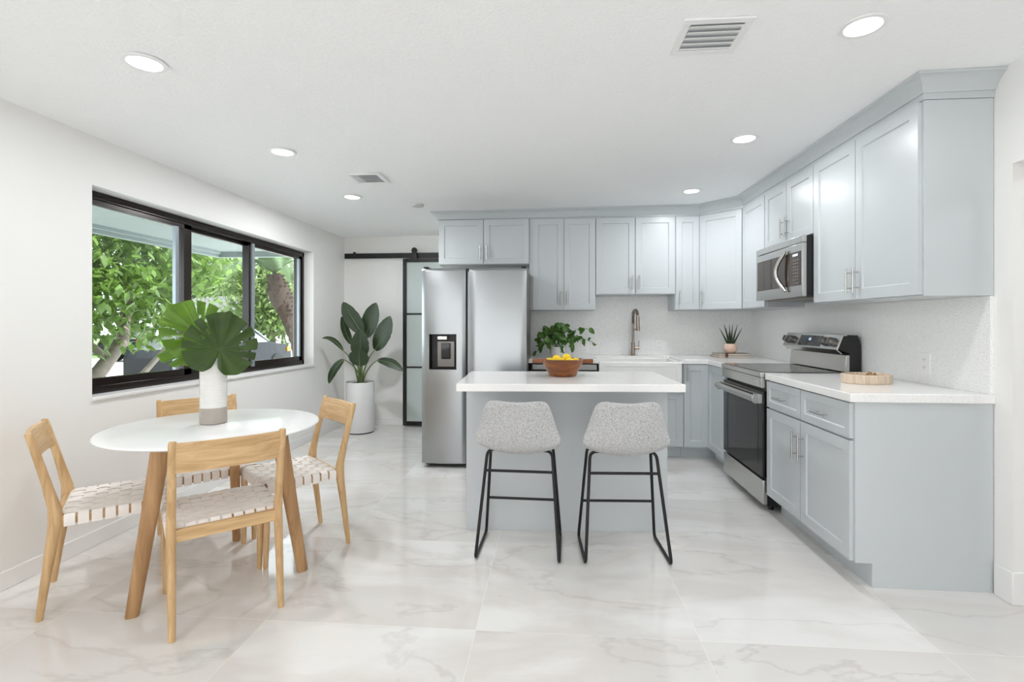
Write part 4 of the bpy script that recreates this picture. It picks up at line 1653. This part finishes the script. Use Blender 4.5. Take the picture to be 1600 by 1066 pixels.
# ------------------------------------------------------------------ outside
GZ = -.35
struct(MB().box(-60, -2.95, -20, 70, GZ - .1, GZ), 'ground', M['concrete'])
tag(MB().box(-11.5, -10.45, -5, 40, GZ, GZ + .02).build('lawn', M['grass'], bev=0), 'green lawn strip beyond the driveway outside', 'lawn', kind='stuff')
tag(MB().box(-60, -20.5, -5, 60, GZ, GZ + .02).build('lawn', M['grass'], bev=0), 'green lawn across the street outside', 'lawn', kind='stuff')
m = MB().box(-4.47, XL - .226, -1, 6.37, 2.20, 2.26).box(-4.53, -4.47, -1, 6.43, 2.13, 2.36).box(-4.47, XL - .226, 6.37, 6.43, 2.13, 2.36)
m.box(-4.44, -4.40, -1, 6.3, 2.165, 2.20)
struct(m, 'trim_2', M['soffit'])
mr = MB().box(-4.53, 3.8, -5.4, 6.43, 2.62, 2.70)
struct(mr, 'roof', M['roof'])


def leafcloud(m, blobs, n, size, rnd, droop=.4):
    tot = sum(b[3] ** 2 for b in blobs)
    for (cx, cy, cz, r) in blobs:
        for k in range(int(n * r * r / tot)):
            d = Vector((rnd.gauss(0, 1), rnd.gauss(0, 1), rnd.gauss(0, .8))).normalized()
            p = Vector((cx, cy, cz)) + d * r * rnd.random() ** .45
            a = Vector((rnd.uniform(-1, 1), rnd.uniform(-1, 1), rnd.uniform(-1.2, .3))).normalized()
            L_ = size * rnd.uniform(.7, 1.3)
            s_ = a.cross(Vector((rnd.uniform(-.5, .5), rnd.uniform(-.5, .5), 1))).normalized() * L_ * .24
            nn = a.cross(s_).normalized() * L_ * .06
            m.add([p, p + a * L_ * .35 + s_ + nn, p + a * L_ * .45, p + a * L_ * .35 - s_ + nn, p + a * L_ * .75 + s_ * .7, p + a * L_ * .75 - s_ * .7, p + a * L_ + Vector((0, 0, -L_ * .15))],
                  [(0, 1, 2), (0, 2, 3), (1, 4, 2), (2, 5, 3), (4, 6, 2), (2, 6, 5)])


rnd = random.Random(21)
tr1 = thing('tree', 'leafy green tree with slanting grey trunk close outside the window', 'tree', (-5.9, 5.0, GZ))
blobs = [(-.4, .2, 2.3, 1.0), (.1, .9, 2.0, .8), (-.3, 1.5, 2.4, .9), (.2, -.6, 1.9, .8), (-.2, 2.4, 2.2, .8), (-.6, .6, 3.2, 1.1), (0, 1.6, 3.1, 1.0), (0, -.8, 2.9, 1.0), (-.3, 2.9, 2.9, .9), (.2, .3, 1.45, .5), (-.1, 1.9, 1.65, .5), (-.5, -.4, 1.4, .5)]
m = MB()
leafcloud(m, blobs, 9000, .15, rnd)
tag(m.build('foliage', M['leaf1'], tr1, ang=180), kind='stuff')
m = MB()
m.tube([(.75, -.5, 0), (.5, .35, .80), (.15, 1.25, 1.35), (-.1, 1.6, 1.9), (-.3, 1.9, 2.6)], [.11, .09, .075, .06, .03], 10)
m.tube([(.68, -.25, .3), (.2, .2, 1.0), (0, -.3, 1.7), (-.1, -.5, 2.6)], [.08, .06, .05, .03], 10)
m.tube([(.3, .85, 1.15), (-.2, .5, 1.8), (-.4, .2, 2.7)], [.05, .04, .02], 8)
m.tube([(.6, .0, .5), (.6, .9, .8), (.4, 1.9, 1.4), (.1, 2.4, 2.2)], [.05, .04, .03, .02], 8)
m.build('trunk', M['bark'], tr1)

# palm
pl = thing('palm_tree', 'thick leaning palm trunk with feathery crown seen in the right-hand pane', 'palm', (-9.35, 17.4, GZ))
m = MB()
pts = [Vector(p) for p in ((.15, .2, 0), (.02, .1, .9), (-.15, -.05, 1.7), (-.42, -.2, 2.6), (-.58, -.3, 3.35))]
rad = [.20, .19, .24, .38, .20]
mm = []
for i in range(25):
    s = i / 24 * (len(pts) - 1)
    k = min(int(s), len(pts) - 2)
    mm.append((pts[k].lerp(pts[k + 1], s - k), rad[k] + (rad[k + 1] - rad[k]) * (s - k) + .02 * (i % 2)))
m.tube([p for p, r in mm], [r for p, r in mm], 14)
for i in range(240):
    s = rnd.random()
    p, r = mm[min(24, int(8 + s * 16))]
    a = rnd.uniform(0, 2 * PI)
    d = Vector((math.cos(a), math.sin(a), 0))
    m.tube([p + d * r * .8, p + d * (r + .05) + Vector((0, 0, .10))], [.05, .02], 4)
m.build('trunk', M['palmbark'], pl)
crown = pts[-1]
for f_ in range(34):
    az = rnd.uniform(0, 2 * PI)
    el = rnd.uniform(.15, 1.35)
    L_ = rnd.uniform(2.0, 3.0)
    h = Vector((math.cos(az), math.sin(az), 0))
    e_ = crown + h * L_ * math.cos(el) * 1.0 + Vector((0, 0, L_ * math.sin(el) - .7 * math.cos(el)))
    c_ = crown + h * L_ * .5 * math.cos(el) + Vector((0, 0, L_ * (.35 + .45 * math.sin(el))))
    sp3 = [(1 - s) ** 2 * crown + 2 * s * (1 - s) * c_ + s * s * e_ for s in [i / 16 for i in range(17)]]
    m = MB()
    m.tube(sp3, [.02 - .001 * i for i in range(17)], 5)
    for i in range(2, 17):
        tt = (sp3[min(i + 1, 16)] - sp3[i - 1]).normalized()
        sd = tt.cross(Vector((0, 0, 1))).normalized()
        for q in range(3):
            pb = sp3[i - 1].lerp(sp3[i], q / 3)
            for sg in (-1, 1):
                ll = .42 * math.sin(PI * (i / 17) ** .7) + .08
                pe = pb + (sd * sg * .75 + tt * .6 + Vector((0, 0, -.12))) * ll
                w_ = tt * .03
                m.add([pb - w_, pb + w_, pe], [(0, 1, 2)])
    m.build('frond', M['frond'], pl, ang=180)

# car on the driveway, front to the far end
car = thing('car', 'dark car parked on the driveway outside the window', 'car', (-9.4, 13.4, GZ), 0)
side = [(-2.2, .35), (-2.2, .75), (-2.05, .95), (-1.7, 1.02), (-1.2, 1.38), (-.2, 1.45), (.5, 1.40), (1.15, 1.02), (1.9, .93), (2.2, .80), (2.25, .55), (2.2, .33), (1.75, .30), (1.1, .30), (-1.0, .30), (-1.9, .30)]
rings = []
for x, ins, low in ((-.90, .10, 1), (-.88, .03, 1), (-.80, 0, 0), (0, 0, 0), (.80, 0, 0), (.88, .03, 1), (.90, .10, 1)):
    rings.append([((x if z < 1.0 else x * (1 - (z - 1.0) * .55)), y * (1 - ins * .05), z - (ins * .3 if z > 1.0 else 0)) for y, z in side])
MB().loft(rings).build('body', M['carp'], car, ang=30)
m = MB()
for s in (-1, 1):
    gl = [(-1.35, 1.04), (-1.08, 1.31), (-.2, 1.38), (.42, 1.33), (.92, 1.04)]
    a = [(s * (.905 - (z - 1.0) * .5), y, z) for y, z in gl]
    b = [(s * (.87 - (z - 1.0) * .5), y, z) for y, z in gl]
    m.add(a + b, [tuple(range(5)), tuple(range(9, 4, -1))] + [(i, (i + 1) % 5, 5 + (i + 1) % 5, 5 + i) for i in range(5)])
m.add([(-.72, .52, 1.40), (.72, .52, 1.40), (.80, 1.13, 1.05), (-.80, 1.13, 1.05), (-.72, .54, 1.42), (.72, .54, 1.42), (.80, 1.16, 1.065), (-.80, 1.16, 1.065)],
      [(0, 3, 2, 1), (4, 5, 6, 7), (0, 1, 5, 4), (1, 2, 6, 5), (2, 3, 7, 6), (3, 0, 4, 7)])
m.build('window_glass', M['carg'], car)
for (x, y) in ((.82, 1.4), (.82, -1.4), (-.82, 1.4), (-.82, -1.4)):
    MB().tube([(x - .11, y, .33), (x + .11, y, .33)], .33, 28).build('wheel', M['tyre'], car)
MB().box(.86, .93, 1.98, 2.12, .70, .84).build('indicator_lamp', M['orange'], car, bev=.01)
MB().box(.80, .91, -2.21, -2.12, .72, .92).build('tail_lamp', M['red'], car, bev=.01)

car2 = copy_tree(car)
car2.location = (-17.5, 21, GZ)
car2['label'] = 'distant dark car on the street, low behind the branches in the left pane'
car['label'] = 'dark blue car nearest outside, its bonnet and orange lamp in the right-hand pane'

# neighbour house
hs = thing('house', 'low white house with grey roof across the street', 'house', (-22, 39.5, GZ))
MB().box(-7, 7, -4, 4, 0, 2.4).build('wall', M['stucco'], hs)
m = MB().prism_axis([(-7.6, 2.4), (7.6, 2.4), (4, 3.6), (-4, 3.6)], -4.5, 4.5, 'y')
m.build('roof', M['roof'], hs)
for x in (-3, 2):
    MB().box(x, x + 1.6, -4.06, -3.99, .9, 1.9).build('window', M['bglass'], hs)
MB().box(7.0, 7.06, -2.5, .5, .2, 2.0).build('garage_door', mat('garage_grey', srgb(150, 150, 155), .6), hs)

# trees behind
rnd = random.Random(33)
m = MB()
leafcloud(m, [(0, 0, 3.2, 2.4), (1.4, .8, 2.4, 1.8), (-1.2, -.8, 2.6, 1.8), (.3, -1.2, 4.4, 1.8), (-.6, 1.2, 4.4, 1.8), (0, 0, 1.5, 1.6)], 5200, .34, rnd)
bt0 = thing('tree', 'x', 'tree', (0, 0, 0), 0, 'trees along the street outside')
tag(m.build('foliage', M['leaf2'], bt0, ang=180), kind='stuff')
MB().tube([(0, 0, 0), (.1, 0, 1.5), (0, .1, 3.0)], [.22, .18, .1], 10).build('trunk', M['bark'], bt0)
spots = [(-15.5, 9.5, 1.0, 0, 'bushy green street tree behind the tree nearest the window'), (-22, 19, 1.3, 1.3, 'bushy green street tree seen through the middle pane'),
         (-17, 29, 1.1, 2.2, 'bushy green street tree left of the palm, in the middle pane'), (-34, 46, 1.9, 3.5, 'green tree beyond the palm, in the right-hand pane'),
         (-9, 36, 1.4, 4.1, 'green tree at the right edge of the window view'), (-36, 13, 1.8, 5.2, 'large far green tree seen through the left pane')]
for i, (x, y, s, rz, lab) in enumerate(spots):
    o = bt0 if i == 0 else copy_tree(bt0)
    o.location = (x, y, GZ)
    o.scale = (s, s, s)
    o.rotation_euler[2] = rz
    o['label'] = lab
